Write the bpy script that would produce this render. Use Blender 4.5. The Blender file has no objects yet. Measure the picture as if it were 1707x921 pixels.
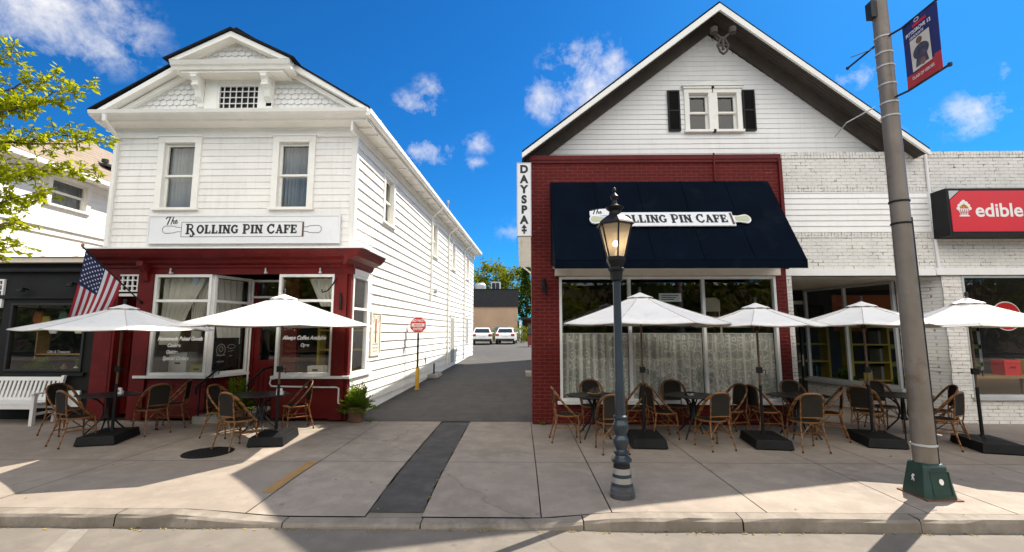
import bpy, bmesh, math, random
from mathutils import Vector, Matrix
R = math.radians
S = bpy.context.scene
COL = S.collection
rnd = random.Random(11)

# ------------------------------------------------------------------ materials
def nt(name):
    m = bpy.data.materials.new(name); m.use_nodes = True
    t = m.node_tree; b = t.nodes['Principled BSDF']
    return m, t, b
def mixcol(t, fac, a, b, mode='MIX'):
    n = t.nodes.new('ShaderNodeMix'); n.data_type = 'RGBA'; n.blend_type = mode
    for i, v in ((0, fac), (6, a), (7, b)):
        if hasattr(v, 'is_output'): t.links.new(v, n.inputs[i])
        else: n.inputs[i].default_value = v if i == 0 else (*v, 1)[:4]
    return n.outputs[2]
def noise(t, scale, detail=4, vec=None, rough=.55, dist=0):
    n = t.nodes.new('ShaderNodeTexNoise'); n.inputs['Scale'].default_value = scale
    n.inputs['Detail'].default_value = detail; n.inputs['Roughness'].default_value = rough
    n.inputs['Distortion'].default_value = dist
    if vec is not None: t.links.new(vec, n.inputs['Vector'])
    return n.outputs['Fac']
def ramp(t, fac, p0, p1, c0=(0, 0, 0), c1=(1, 1, 1)):
    n = t.nodes.new('ShaderNodeValToRGB'); e = n.color_ramp.elements
    e[0].position = p0; e[1].position = p1; e[0].color = (*c0, 1); e[1].color = (*c1, 1)
    t.links.new(fac, n.inputs[0]); return n.outputs[0]
def pos(t):
    return t.nodes.new('ShaderNodeNewGeometry').outputs['Position']
def math_(t, op, a, b=None):
    n = t.nodes.new('ShaderNodeMath'); n.operation = op
    for i, v in ((0, a), (1, b)):
        if v is None: continue
        if hasattr(v, 'is_output'): t.links.new(v, n.inputs[i])
        else: n.inputs[i].default_value = v
    return n.outputs[0]
def bump(t, b, h, strength=.3, dist=.01):
    n = t.nodes.new('ShaderNodeBump'); n.inputs['Strength'].default_value = strength
    n.inputs['Distance'].default_value = dist
    t.links.new(h, n.inputs['Height']); t.links.new(n.outputs[0], b.inputs['Normal'])
def mat(name, col, rough=.6, metal=0., var=.12, vscale=3., bmp=.15, bscale=60., dirt=None, dirtamt=.5, dscale=2.5, spec=.5, local=False, dpos=(.55, .72), streak=0):
    m, t, b = nt(name)
    v = t.nodes.new('ShaderNodeTexCoord').outputs['Object'] if local else pos(t)
    n = noise(t, vscale, 5, v)
    lo = tuple(c * (1 - var) for c in col); hi = tuple(min(1, c * (1 + var)) for c in col)
    c = ramp(t, n, .3, .7, lo, hi)
    if streak:
        mp = t.nodes.new('ShaderNodeMapping'); mp.inputs['Scale'].default_value = (7, 7, .55); t.links.new(v, mp.inputs[0])
        c = mixcol(t, math_(t, 'MULTIPLY', ramp(t, noise(t, 1.6, 7, mp.outputs[0], .6), .50, .78), streak), c, tuple(x * y for x, y in zip(col, (.62, .58, .50))))
        ge_ = t.nodes.new('ShaderNodeNewGeometry'); c = mixcol(t, math_(t, 'MULTIPLY', ge_.outputs['Random Per Island'], .22), c, tuple(x * .80 for x in col))
    if dirt is not None:
        d = ramp(t, noise(t, dscale, 8, v, .65), *dpos)
        dm = t.nodes.new('ShaderNodeMath'); dm.operation = 'MULTIPLY'; dm.inputs[1].default_value = dirtamt
        t.links.new(d, dm.inputs[0]); c = mixcol(t, dm.outputs[0], c, dirt)
    t.links.new(c, b.inputs['Base Color'])
    b.inputs['Roughness'].default_value = rough; b.inputs['Metallic'].default_value = metal
    b.inputs['Specular IOR Level'].default_value = spec
    if bmp: bump(t, b, noise(t, bscale, 4, v), bmp, .006)
    return m
def brickmat(name, c1, c2, mortar, scale=1., chips=None, chip=(.60, .66), mort=.011, rough=.75, dark=None):
    m, t, b = nt(name)
    p = pos(t); sp = t.nodes.new('ShaderNodeSeparateXYZ'); t.links.new(p, sp.inputs[0])
    u = math_(t, 'ADD', sp.outputs[0], sp.outputs[1])
    cb = t.nodes.new('ShaderNodeCombineXYZ'); t.links.new(u, cb.inputs[0]); t.links.new(sp.outputs[2], cb.inputs[1])
    # uneven courses
    wob = t.nodes.new('ShaderNodeTexNoise'); wob.inputs['Scale'].default_value = 3.5; t.links.new(cb.outputs[0], wob.inputs['Vector'])
    va = t.nodes.new('ShaderNodeVectorMath'); va.operation = 'MULTIPLY_ADD'; va.inputs[1].default_value = (.014, .010, 0)
    t.links.new(wob.outputs['Color'], va.inputs[0]); t.links.new(cb.outputs[0], va.inputs[2])
    br = t.nodes.new('ShaderNodeTexBrick'); t.links.new(va.outputs[0], br.inputs['Vector'])
    br.inputs['Scale'].default_value = scale; br.inputs['Brick Width'].default_value = .215; br.inputs['Row Height'].default_value = .075
    br.inputs['Mortar Size'].default_value = mort; br.inputs['Mortar Smooth'].default_value = .35; br.inputs['Bias'].default_value = 0
    br.inputs['Color1'].default_value = (*c1, 1); br.inputs['Color2'].default_value = (*c2, 1); br.inputs['Mortar'].default_value = (*mortar, 1)
    c = br.outputs['Color']
    n = noise(t, 2.2, 6, p)
    c = mixcol(t, ramp(t, n, .35, .75, (0, 0, 0), (.42, .42, .42)), c, tuple(x * .6 for x in c1))
    if chips:
        n2 = noise(t, 5.5, 9, cb.outputs[0], .72)
        # paint flakes first where the joints are
        f = math_(t, 'ADD', n2, math_(t, 'MULTIPLY', br.outputs['Fac'], .10))
        c = mixcol(t, ramp(t, f, *chip), c, chips)
    t.links.new(c, b.inputs['Base Color']); b.inputs['Roughness'].default_value = rough
    h = math_(t, 'SUBTRACT', math_(t, 'MULTIPLY', noise(t, 45, 4, p), .35), br.outputs['Fac'])
    bump(t, b, h, .55, .012); b.inputs['Specular IOR Level'].default_value = .25
    return m
def glassmat(name, tint=(.82, .86, .84), refl=1.0, ior=1.5):
    m = bpy.data.materials.new(name); m.use_nodes = True; t = m.node_tree; t.nodes.clear()
    o = t.nodes.new('ShaderNodeOutputMaterial'); mx = t.nodes.new('ShaderNodeMixShader')
    tr = t.nodes.new('ShaderNodeBsdfTransparent'); tr.inputs[0].default_value = (*tint, 1)
    gl = t.nodes.new('ShaderNodeBsdfGlossy'); gl.inputs['Roughness'].default_value = .0; gl.inputs[0].default_value = (refl, refl, refl, 1)
    ge = t.nodes.new('ShaderNodeNewGeometry'); dt = t.nodes.new('ShaderNodeVectorMath'); dt.operation = 'DOT_PRODUCT'
    t.links.new(ge.outputs['Incoming'], dt.inputs[0]); t.links.new(ge.outputs['Normal'], dt.inputs[1])
    f0 = ((ior - 1) / (ior + 1)) ** 2 * 1.45
    k = math_(t, 'POWER', math_(t, 'SUBTRACT', 1., math_(t, 'ABSOLUTE', dt.outputs['Value'])), 5.)
    fr = math_(t, 'ADD', math_(t, 'MULTIPLY', k, 1 - f0), f0)
    bm = t.nodes.new('ShaderNodeBump'); bm.inputs['Strength'].default_value = .25; bm.inputs['Distance'].default_value = .004
    t.links.new(noise(t, 1.3, 2, pos(t)), bm.inputs['Height']); t.links.new(bm.outputs[0], gl.inputs['Normal'])
    t.links.new(fr, mx.inputs[0]); t.links.new(tr.outputs[0], mx.inputs[1]); t.links.new(gl.outputs[0], mx.inputs[2])
    t.links.new(mx.outputs[0], o.inputs[0]); return m
def leafmat(name, c1, c2, trans=.45, local=False):
    m = bpy.data.materials.new(name); m.use_nodes = True; t = m.node_tree; t.nodes.clear()
    o = t.nodes.new('ShaderNodeOutputMaterial'); mx = t.nodes.new('ShaderNodeMixShader'); mx.inputs[0].default_value = trans
    d = t.nodes.new('ShaderNodeBsdfDiffuse'); tl = t.nodes.new('ShaderNodeBsdfTranslucent')
    g = t.nodes.new('ShaderNodeNewGeometry')
    c = mixcol(t, g.outputs['Random Per Island'], c1, c2)
    t.links.new(c, d.inputs[0])
    c2_ = mixcol(t, .5, c, (min(1, c2[0] * 2.2), min(1, c2[1] * 2.0), c2[2] * .6))
    t.links.new(c2_, tl.inputs[0])
    t.links.new(d.outputs[0], mx.inputs[1]); t.links.new(tl.outputs[0], mx.inputs[2]); t.links.new(mx.outputs[0], o.inputs[0])
    return m
def lacemat(name):
    m, t, b = nt(name)
    p = pos(t); sp = t.nodes.new('ShaderNodeSeparateXYZ'); t.links.new(p, sp.inputs[0])
    cb = t.nodes.new('ShaderNodeCombineXYZ'); t.links.new(sp.outputs[0], cb.inputs[0]); t.links.new(sp.outputs[2], cb.inputs[1])
    vo = t.nodes.new('ShaderNodeTexVoronoi'); vo.feature = 'DISTANCE_TO_EDGE'; vo.inputs['Scale'].default_value = 5.2; vo.inputs['Randomness'].default_value = .55
    mp = t.nodes.new('ShaderNodeMapping'); mp.inputs['Scale'].default_value = (1.5, 1, 1); t.links.new(cb.outputs[0], mp.inputs[0])
    t.links.new(mp.outputs[0], vo.inputs['Vector'])
    lines = ramp(t, vo.outputs['Distance'], .02, .055, (1, 1, 1), (0, 0, 0))
    v2 = t.nodes.new('ShaderNodeTexVoronoi'); v2.feature = 'F1'; v2.inputs['Scale'].default_value = 5.2; v2.inputs['Randomness'].default_value = .55
    t.links.new(mp.outputs[0], v2.inputs['Vector'])
    ring = math_(t, 'COMPARE', v2.outputs['Distance'], .26); ring.node.inputs[2].default_value = .06
    wv = t.nodes.new('ShaderNodeTexWave'); wv.bands_direction = 'X'; wv.inputs['Scale'].default_value = 1.1; wv.inputs['Distortion'].default_value = 1.; t.links.new(cb.outputs[0], wv.inputs['Vector'])
    stripe = ramp(t, wv.outputs['Fac'], .88, .97, (0, 0, 0), (.8, .8, .8))
    a = math_(t, 'MAXIMUM', lines, ring); a = math_(t, 'MAXIMUM', a, stripe)
    a = math_(t, 'ADD', math_(t, 'MULTIPLY', a, .40), .60)
    t.links.new(a, b.inputs['Alpha'])
    b.inputs['Base Color'].default_value = (.80, .80, .76, 1); b.inputs['Roughness'].default_value = .9
    return m

M = {}
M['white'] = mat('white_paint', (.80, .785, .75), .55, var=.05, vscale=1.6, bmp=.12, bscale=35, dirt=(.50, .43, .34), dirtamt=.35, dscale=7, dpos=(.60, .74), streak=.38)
M['trim'] = mat('white_trim', (.82, .80, .745), .5, var=.05, vscale=2.5, bmp=.1, dirt=(.50, .40, .28), dirtamt=.45, dscale=7, dpos=(.60, .80))
M['siding'] = mat('vinyl_siding', (.80, .79, .77), .45, var=.03, bmp=.05, streak=.22, dirt=(.55, .52, .46), dirtamt=.25, dscale=3)
M['red'] = mat('red_paint', (.108, .0060, .0055), .5, spec=.22, var=.22, vscale=3, bmp=.2, bscale=30, dirt=(.17, .035, .028), dirtamt=.45, dscale=5, dpos=(.55, .75), streak=.35)
M['redbrick'] = brickmat('red_painted_brick', (.112, .0075, .0068), (.088, .006, .0055), (.15, .028, .022), chips=(.30, .10, .075), chip=(.70, .78), mort=.010)
M['redflat'] = mat('red_stucco', (.20, .016, .015), .55, var=.16, vscale=2, bmp=.25, bscale=16, dirt=(.10, .010, .010), dirtamt=.6, dscale=3)
M['whitebrick'] = brickmat('white_painted_brick', (.76, .74, .70), (.71, .69, .65), (.56, .52, .46), chips=(.20, .15, .11), chip=(.628, .662), mort=.0075)
M['roof'] = mat('dark_shingle', (.016, .015, .016), .9, spec=.1, var=.35, vscale=8, bmp=.5, bscale=25)
M['tanroof'] = mat('tan_shingle', (.225, .178, .132), .85, var=.16, vscale=6, bmp=.5, bscale=30, dirt=(.13, .10, .075), dirtamt=.5, dscale=9)
M['soffit'] = mat('dark_soffit', (.075, .064, .054), .7, spec=.15, var=.2)
M['black'] = mat('black_paint', (.011, .011, .012), .5, spec=.2, var=.25)
M['blackfront'] = mat('black_shopfront', (.010, .010, .010), .6, spec=.2, var=.3, vscale=2)
M['iron'] = mat('wrought_iron', (.010, .010, .011), .5, .1, var=.2, spec=.2)
M['navy'] = mat('navy_canvas', (.0012, .0045, .011), .8, var=.25, vscale=1.5, bmp=.3, bscale=12, spec=.05, dirt=(.008, .012, .019), dirtamt=.8, dscale=1.3, streak=.3)
M['alu'] = mat('white_frame', (.72, .715, .69), .4, var=.05, bmp=.05, dirt=(.4, .37, .33), dirtamt=.3)
M['creamf'] = mat('cream_frame', (.66, .60, .50), .5, var=.07, bmp=.08, dirt=(.35, .28, .2), dirtamt=.4)
M['steel'] = mat('galvanised_steel', (.185, .158, .132), .5, .3, var=.22, vscale=2.5, bmp=.1, dirt=(.10, .065, .04), dirtamt=.6, dscale=4, streak=.5)
M['glass'] = glassmat('clear_glass', refl=1.0)
M['shopglass'] = glassmat('shop_glass', (.86, .87, .84), ior=1.55)
M['curtain'] = mat('curtain_cloth', (.60, .575, .53), .9, var=.08, bmp=.1)
M['greycurtain'] = mat('grey_curtain', (.30, .31, .32), .9, var=.1)
M['lace'] = lacemat('lace')
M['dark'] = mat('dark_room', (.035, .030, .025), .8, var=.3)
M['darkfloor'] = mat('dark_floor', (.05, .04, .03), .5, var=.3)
M['canopy'] = mat('white_canvas', (.82, .80, .765), .8, var=.035, bmp=.35, bscale=7, local=True, dirt=(.58, .52, .44), dirtamt=.4, dscale=4, spec=.2)
M['seam'] = mat('canvas_seam', (.55, .52, .47), .8, var=.1, local=True)
M['pole'] = mat('bronze_pole', (.12, .075, .045), .4, .4, var=.2, local=True)
M['base'] = mat('black_resin', (.009, .0095, .0105), .55, spec=.18, var=.25, vscale=5, bmp=.15, local=True)
M['weave'] = mat('dark_weave', (.022, .019, .015), .75, spec=.15, var=.2, bmp=.5, bscale=180, local=True)
M['table'] = mat('black_table', (.014, .014, .015), .4, spec=.25, var=.2, local=True)
M['benchw'] = mat('bench_white', (.62, .61, .59), .55, var=.06, local=True, dirt=(.4, .36, .3), dirtamt=.4, dscale=6)
M['terracotta'] = mat('terracotta', (.16, .085, .06), .8, var=.25, vscale=7, dirt=(.28, .2, .15), dirtamt=.4, dscale=5)
M['fern'] = leafmat('fern_leaf', (.035, .085, .010), (.14, .20, .022), .35)
M['leaf'] = leafmat('locust_leaf', (.085, .15, .008), (.33, .36, .016), .55)
M['leafmid'] = leafmat('tree_leaf', (.045, .075, .008), (.17, .19, .014), .4)
M['leafdark'] = leafmat('dark_leaf', (.012, .035, .008), (.05, .085, .014), .3)
M['bark'] = mat('bark', (.075, .058, .045), .9, var=.3, vscale=8, bmp=.6, bscale=18)
M['concstep'] = mat('step_concrete', (.30, .28, .25), .85, var=.15, vscale=5, bmp=.3, dirt=(.15, .13, .11), dirtamt=.5)
M['asphalt'] = mat('alley_asphalt', (.072, .067, .062), .9, var=.3, vscale=1.2, bmp=.7, bscale=90, dirt=(.12, .11, .097), dirtamt=.7, dscale=1.1, spec=.2)
M['ink'] = mat('black_lettering', (.008, .008, .010), .5, var=0, bmp=0)
M['signw'] = mat('sign_white', (.74, .75, .76), .4, var=.02, bmp=.02, dirt=(.55, .52, .46), dirtamt=.25, dscale=4)
M['lettering'] = mat('white_lettering', (.75, .74, .72), .5, var=0, bmp=0)
M['signred'] = mat('sign_red', (.58, .010, .018), .35, var=.04, bmp=0)
M['green'] = mat('dark_green_enamel', (.014, .042, .034), .4, .1, var=.25, vscale=5, bmp=.2, dirt=(.10, .045, .02), dirtamt=.7, dscale=6, dpos=(.62, .74))
M['postgrey'] = mat('blue_grey_enamel', (.028, .038, .048), .3, .3, var=.15, vscale=4, bmp=.05)
M['silver'] = mat('silver_band', (.34, .33, .31), .35, .5, var=.1)
M['yellow'] = mat('yellow_paint', (.50, .29, .02), .55, var=.15, dirt=(.2, .12, .03), dirtamt=.5)
M['wood'] = mat('warm_wood', (.32, .20, .09), .55, var=.2, vscale=5)
M['beige'] = mat('beige_render', (.42, .275, .175), .8, var=.08, vscale=.6)
M['charcoal'] = mat('charcoal_metal', (.020, .020, .022), .55, spec=.3, var=.15)
M['hvac'] = mat('grey_metal', (.45, .46, .46), .5, .2, var=.1)
M['hvacd'] = mat('weathered_grey', (.085, .09, .095), .4, .3, var=.35, vscale=6)
M['carwhite'] = mat('car_paint_white', (.72, .72, .74), .2, var=.01, bmp=0)
M['cargrey'] = mat('car_paint_grey', (.16, .17, .17), .25, .3, var=.02, bmp=0)
M['tyre'] = mat('tyre_rubber', (.015, .015, .015), .8, var=.2)
M['carglass'] = mat('car_glass', (.02, .03, .035), .08, var=.1, bmp=0)
M['redlight'] = mat('tail_lens', (.35, .01, .01), .2, var=0, bmp=0)
M['bluenavy'] = mat('flag_blue', (.010, .016, .075), .85, var=.1, bmp=.1)
M['flagred'] = mat('flag_red', (.30, .012, .022), .85, var=.1, bmp=.1)
M['flagwhite'] = mat('flag_white', (.62, .62, .66), .85, var=.05, bmp=.1)
M['orange'] = mat('orange_board', (.42, .12, .04), .7, var=.1)
M['ylwshelf'] = mat('yellow_shelf', (.48, .36, .05), .6, var=.1)
M['teal'] = mat('teal_cloth', (.05, .17, .16), .7, var=.1)
M['olive'] = mat('olive_cloth', (.20, .22, .05), .7, var=.1)
M['pillar'] = M['whitebrick']

def bamboo():
    m, t, b = nt('bamboo_frame')
    co = t.nodes.new('ShaderNodeTexCoord').outputs['Object']
    w = t.nodes.new('ShaderNodeTexWave'); w.bands_direction = 'Z'; w.inputs['Scale'].default_value = 3.2; w.inputs['Distortion'].default_value = 1.5
    t.links.new(co, w.inputs['Vector'])
    c = ramp(t, w.outputs['Fac'], .02, .35, (.055, .022, .006), (.235, .098, .022))
    c = mixcol(t, ramp(t, noise(t, 9, 3, co), .4, .7, (0, 0, 0), (.5, .5, .5)), c, (.125, .046, .010))
    oi = t.nodes.new('ShaderNodeObjectInfo'); c = mixcol(t, math_(t, 'MULTIPLY', oi.outputs['Random'], .55), c, (.10, .042, .014))
    t.links.new(c, b.inputs['Base Color']); b.inputs['Roughness'].default_value = .38
    return m
M['bamboo'] = bamboo()

def concrete(name, base, dark, light, rough=.85):
    m, t, b = nt(name); p = pos(t)
    c = ramp(t, noise(t, .55, 8, p, .68), .36, .64, dark, base)
    c = mixcol(t, ramp(t, noise(t, 3.1, 8, p, .7), .45, .65, (0, 0, 0), (.7, .7, .7)), c, light)
    c = mixcol(t, ramp(t, noise(t, 190, 2, p), .35, .75, (0, 0, 0), (.35, .35, .35)), c, tuple(x * .62 for x in base))
    # stains and gum spots
    v = t.nodes.new('ShaderNodeTexVoronoi'); v.inputs['Scale'].default_value = 1.9; t.links.new(p, v.inputs['Vector'])
    c = mixcol(t, ramp(t, v.outputs['Distance'], .045, .075, (.62, .62, .62), (0, 0, 0)), c, tuple(x * .45 for x in base))
    v3 = t.nodes.new('ShaderNodeTexVoronoi'); v3.inputs['Scale'].default_value = 5.; t.links.new(p, v3.inputs['Vector'])
    c = mixcol(t, ramp(t, v3.outputs['Distance'], .05, .10, (.6, .6, .6), (0, 0, 0)), c, tuple(x * .5 for x in base))
    c = mixcol(t, ramp(t, noise(t, .9, 9, p, .68), .52, .66, (0, 0, 0), (.5, .5, .5)), c, tuple(x * .55 for x in base))
    g = t.nodes.new('ShaderNodeNewGeometry')
    c = mixcol(t, math_(t, 'MULTIPLY', g.outputs['Random Per Island'], .42), c, dark)
    # hairline cracks
    vc = t.nodes.new('ShaderNodeTexVoronoi'); vc.feature = 'DISTANCE_TO_EDGE'; vc.inputs['Scale'].default_value = .16
    nz = t.nodes.new('ShaderNodeTexNoise'); nz.inputs['Scale'].default_value = 2.2; nz.inputs['Detail'].default_value = 6; t.links.new(p, nz.inputs['Vector'])
    ad = t.nodes.new('ShaderNodeVectorMath'); ad.operation = 'MULTIPLY_ADD'; ad.inputs[1].default_value = (.5, .5, .5)
    t.links.new(nz.outputs['Color'], ad.inputs[0]); t.links.new(p, ad.inputs[2]); t.links.new(ad.outputs[0], vc.inputs['Vector'])
    c = mixcol(t, ramp(t, vc.outputs['Distance'], .0006, .0018, (.45, .45, .45), (0, 0, 0)), c, tuple(x * .35 for x in base))
    t.links.new(c, b.inputs['Base Color']); b.inputs['Roughness'].default_value = rough
    bump(t, b, noise(t, 120, 5, p), .35, .006)
    return m
M['walk'] = concrete('sidewalk_concrete', (.30, .252, .205), (.20, .168, .138), (.37, .315, .26))
M['kerb'] = concrete('kerb_concrete', (.26, .222, .18), (.13, .108, .085), (.34, .30, .25))
M['asphalt'] = concrete('alley_asphalt', (.062, .057, .051), (.042, .039, .036), (.092, .086, .078), .9)
M['road'] = concrete('road_asphalt', (.165, .143, .118), (.125, .109, .092), (.215, .19, .158), .9)
M['joint'] = mat('joint_dirt', (.075, .062, .048), .95)
M['asphaltstrip'] = mat('asphalt_patch', (.052, .049, .046), .9, var=.3, vscale=4, bmp=.6, bscale=90, dirt=(.085, .08, .07), dirtamt=.6, dscale=4)

# ------------------------------------------------------------------ mesh builder
class MB:
    def __init__(s, F=None):
        s.v = []; s.f = []; s.m = []; s.F = F; s.cm = 0
    def add(s, vs, fs):
        b = len(s.v)
        s.v += [Vector(s.F(*p)) if s.F else Vector(p) for p in vs]
        s.f += [tuple(b + i for i in f) for f in fs]; s.m += [s.cm] * len(fs)
        return s
    def box(s, x0, x1, y0, y1, z0, z1):
        return s.add([(x, y, z) for z in (z0, z1) for y in (y0, y1) for x in (x0, x1)],
                     [(0, 2, 3, 1), (4, 5, 7, 6), (0, 1, 5, 4), (2, 6, 7, 3), (0, 4, 6, 2), (1, 3, 7, 5)])
    def poly(s, *pts): return s.add(pts, [tuple(range(len(pts)))])
    def prism(s, pts, ax, a0, a1):
        n = len(pts)
        def P(p, a): return {'x': (a, p[0], p[1]), 'y': (p[0], a, p[1]), 'z': (p[0], p[1], a)}[ax]
        return s.add([P(p, a0) for p in pts] + [P(p, a1) for p in pts],
                     [tuple(range(n)), tuple(range(2 * n - 1, n - 1, -1))] + [(i, (i + 1) % n, n + (i + 1) % n, n + i) for i in range(n)])
    def frustum(s, b, t, z0, z1):          # two rectangles (x0,x1,y0,y1)
        vs = [(b[0], b[2], z0), (b[1], b[2], z0), (b[1], b[3], z0), (b[0], b[3], z0), (t[0], t[2], z1), (t[1], t[2], z1), (t[1], t[3], z1), (t[0], t[3], z1)]
        return s.add(vs, [(3, 2, 1, 0), (4, 5, 6, 7), (0, 1, 5, 4), (1, 2, 6, 5), (2, 3, 7, 6), (3, 0, 4, 7)])
    def tube(s, pts, r, n=8, closed=False):
        pts = [Vector(p) for p in pts]; k = len(pts); rs = r if isinstance(r, (list, tuple)) else [r] * k
        b0 = []; prev = None
        for i, p in enumerate(pts):
            if closed: d = pts[(i + 1) % k] - pts[i - 1]
            else: d = pts[min(i + 1, k - 1)] - pts[max(i - 1, 0)]
            d.normalize()
            if prev is None:
                a = Vector((0, 0, 1)) if abs(d.z) < .9 else Vector((1, 0, 0)); a = (a - d * a.dot(d)).normalized()
            else:
                a = prev - d * prev.dot(d)
                a = a.normalized() if a.length > 1e-6 else d.orthogonal().normalized()
            prev = a; c = d.cross(a)
            b0 += [tuple(p + (a * math.cos(2 * math.pi * j / n) + c * math.sin(2 * math.pi * j / n)) * rs[i]) for j in range(n)]
        fs = []
        for i in range(k if closed else k - 1):
            i2 = (i + 1) % k
            fs += [(i * n + j, i * n + (j + 1) % n, i2 * n + (j + 1) % n, i2 * n + j) for j in range(n)]
        if not closed: fs += [tuple(range(n - 1, -1, -1)), tuple((k - 1) * n + j for j in range(n))]
        return s.add(b0, fs)
    def lathe(s, prof, n=24, c=(0, 0, 0), a0=0.):
        vs = [(c[0] + r * math.cos(a0 + 2 * math.pi * j / n), c[1] + r * math.sin(a0 + 2 * math.pi * j / n), c[2] + z) for r, z in prof for j in range(n)]
        fs = [(i * n + j, i * n + (j + 1) % n, (i + 1) * n + (j + 1) % n, (i + 1) * n + j) for i in range(len(prof) - 1) for j in range(n)]
        fs += [tuple(range(n - 1, -1, -1)), tuple((len(prof) - 1) * n + j for j in range(n))]
        return s.add(vs, fs)
    def ribbon(s, pts, w, n0, th=.004):    # flat stroke in the (u, z) plane of a wall frame, standing th proud
        for (a, b) in zip(pts, pts[1:]):
            d = Vector((b[0] - a[0], b[1] - a[1]))
            if d.length < 1e-6: continue
            d.normalize(); q = Vector((-d.y, d.x)) * w / 2; e = d * w * .25
            s.k = getattr(s, 'k', 0) + 1; n1 = n0 + th + (s.k % 40) * .00008
            P = [(a[0] - e.x + q.x, a[1] - e.y + q.y), (a[0] - e.x - q.x, a[1] - e.y - q.y), (b[0] + e.x - q.x, b[1] + e.y - q.y), (b[0] + e.x + q.x, b[1] + e.y + q.y)]
            s.add([(p[0], n1, p[1]) for p in P], [(0, 1, 2, 3)])
        return s
    def build(s, name, mats, parent=None, smooth=False, bevel=0, recalc=True):
        off = Vector((0, 0, 0)); q = parent
        while q is not None: off += q.location; q = q.parent
        me = bpy.data.meshes.new(name)
        me.from_pydata([tuple(v - off) for v in s.v], [], s.f)
        if not isinstance(mats, (list, tuple)): mats = [mats]
        for m_ in mats: me.materials.append(m_)
        me.polygons.foreach_set('material_index', s.m)
        if recalc:
            bm = bmesh.new(); bm.from_mesh(me); bmesh.ops.recalc_face_normals(bm, faces=bm.faces); bm.to_mesh(me); bm.free()
        if smooth:
            me.polygons.foreach_set('use_smooth', [True] * len(me.polygons))
            me.set_sharp_from_angle(angle=R(38))
        o = bpy.data.objects.new(name, me); COL.objects.link(o)
        if parent is not None: o.parent = parent
        if bevel:
            b = o.modifiers.new('soft_edges', 'BEVEL'); b.width = bevel; b.segments = 2; b.limit_method = 'ANGLE'
        return o

def thing(name, label, cat, loc=(0, 0, 0), group=None):
    o = bpy.data.objects.new(name, None); COL.objects.link(o); o.location = loc
    o.empty_display_size = .2
    o['label'] = label; o['category'] = cat
    if group: o['group'] = group
    return o
def tag(o, label, cat, group=None):
    o['label'] = label; o['category'] = cat
    if group: o['group'] = group
    return o
def setting(o, kind='structure'):
    o['kind'] = kind; return o
def dup(root, loc, rz=0., label=None, group=None, scale=None):
    def cp(o, par):
        c = o.copy(); COL.objects.link(c)
        if par is not None: c.parent = par
        for ch in list(o.children): cp(ch, c)
        return c
    r = cp(root, None); r.location = loc; r.rotation_euler = (0, 0, rz)
    if label: r['label'] = label
    if group: r['group'] = group
    if scale: r.scale = scale
    return r

def wallframe(ox, oy, dx, dy):              # (u, n, z): u along the wall, n out of it (to the right hand of u)
    l = math.hypot(dx, dy); dx /= l; dy /= l
    return lambda u, n, z: (ox + u * dx + n * dy, oy + u * dy - n * dx, z)
def front(y): return lambda u, n, z: (u, y - n, z)

def split(u0, u1, z0, z1, holes):
    xs = sorted({u0, u1, *[min(max(h[i], u0), u1) for h in holes for i in (0, 1)]})
    out = []
    for a, b in zip(xs, xs[1:]):
        if b - a < 1e-5: continue
        rs = [(z0, z1)]
        for h in holes:
            if h[0] < (a + b) / 2 < h[1]:
                nr = []
                for r in rs:
                    if h[3] <= r[0] or h[2] >= r[1]: nr.append(r); continue
                    if h[2] > r[0]: nr.append((r[0], h[2]))
                    if h[3] < r[1]: nr.append((h[3], r[1]))
                rs = nr
        out += [(a, b, *r) for r in rs]
    return out
def clap(mb, u0, u1, z0, z1, pitch, holes=(), lap=.018, lim=None):
    for a, b, r0, r1 in split(u0, u1, z0, z1, list(holes)):
        k = math.floor((r0 - z0) / pitch + 1e-6)
        while z0 + k * pitch < r1 - 1e-6:
            zr = z0 + k * pitch; za = max(zr, r0); zb = min(zr + pitch, r1); k += 1
            if zb - za < 1e-4: continue
            na = lap * (1 - (za - zr) / pitch) + .003; nb = lap * (1 - (zb - zr) / pitch) + .003
            a0, b0, a1, b1 = a, b, a, b
            if lim:
                l0 = lim(za); l1 = lim(zb)
                a0 = max(a, l0[0]); b0 = min(b, l0[1]); a1 = max(a, l1[0]); b1 = min(b, l1[1])
                if b0 <= a0: continue
                if b1 < a1: a1 = b1 = (a1 + b1) / 2
            uu = a0
            while uu < b0 - 1e-5:
                L = rnd.uniform(1.6, 4.2) if not lim else 99
                ue = uu + L
                if ue > b0 - .5: ue = b0
                e0 = 0 if uu == a0 else .0015; e1 = 0 if ue == b0 else .0015; jn = rnd.uniform(0, .0035); jz = rnd.uniform(-.0022, .0022) if za == zr else 0
                t0 = a1 if uu == a0 else uu + e0; t1 = b1 if ue == b0 else ue - e1
                mb.add([(uu + e0, na + jn, za + jz), (ue - e1, na + jn, za - jz), (t1, nb + jn * .3, zb), (t0, nb + jn * .3, zb)], [(0, 1, 2, 3)])
                if za == zr: mb.add([(uu + e0, na + jn, za + jz), (ue - e1, na + jn, za - jz), (ue - e1, .001, za - jz), (uu + e0, .001, za + jz)], [(0, 1, 2, 3)])
                uu = ue
    return mb
def wallsheet(mb, u0, u1, z0, z1, holes=(), n=0., depth=.12):
    for a, b, r0, r1 in split(u0, u1, z0, z1, list(holes)): mb.add([(a, n, r0), (b, n, r0), (b, n, r1), (a, n, r1)], [(0, 1, 2, 3)])
    for h in holes:   # reveals
        mb.add([(h[0], n, h[2]), (h[1], n, h[2]), (h[1], n, h[3]), (h[0], n, h[3]), (h[0], n - depth, h[2]), (h[1], n - depth, h[2]), (h[1], n - depth, h[3]), (h[0], n - depth, h[3])],
               [(0, 1, 5, 4), (1, 2, 6, 5), (2, 3, 7, 6), (3, 0, 4, 7)])
    return mb
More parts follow.
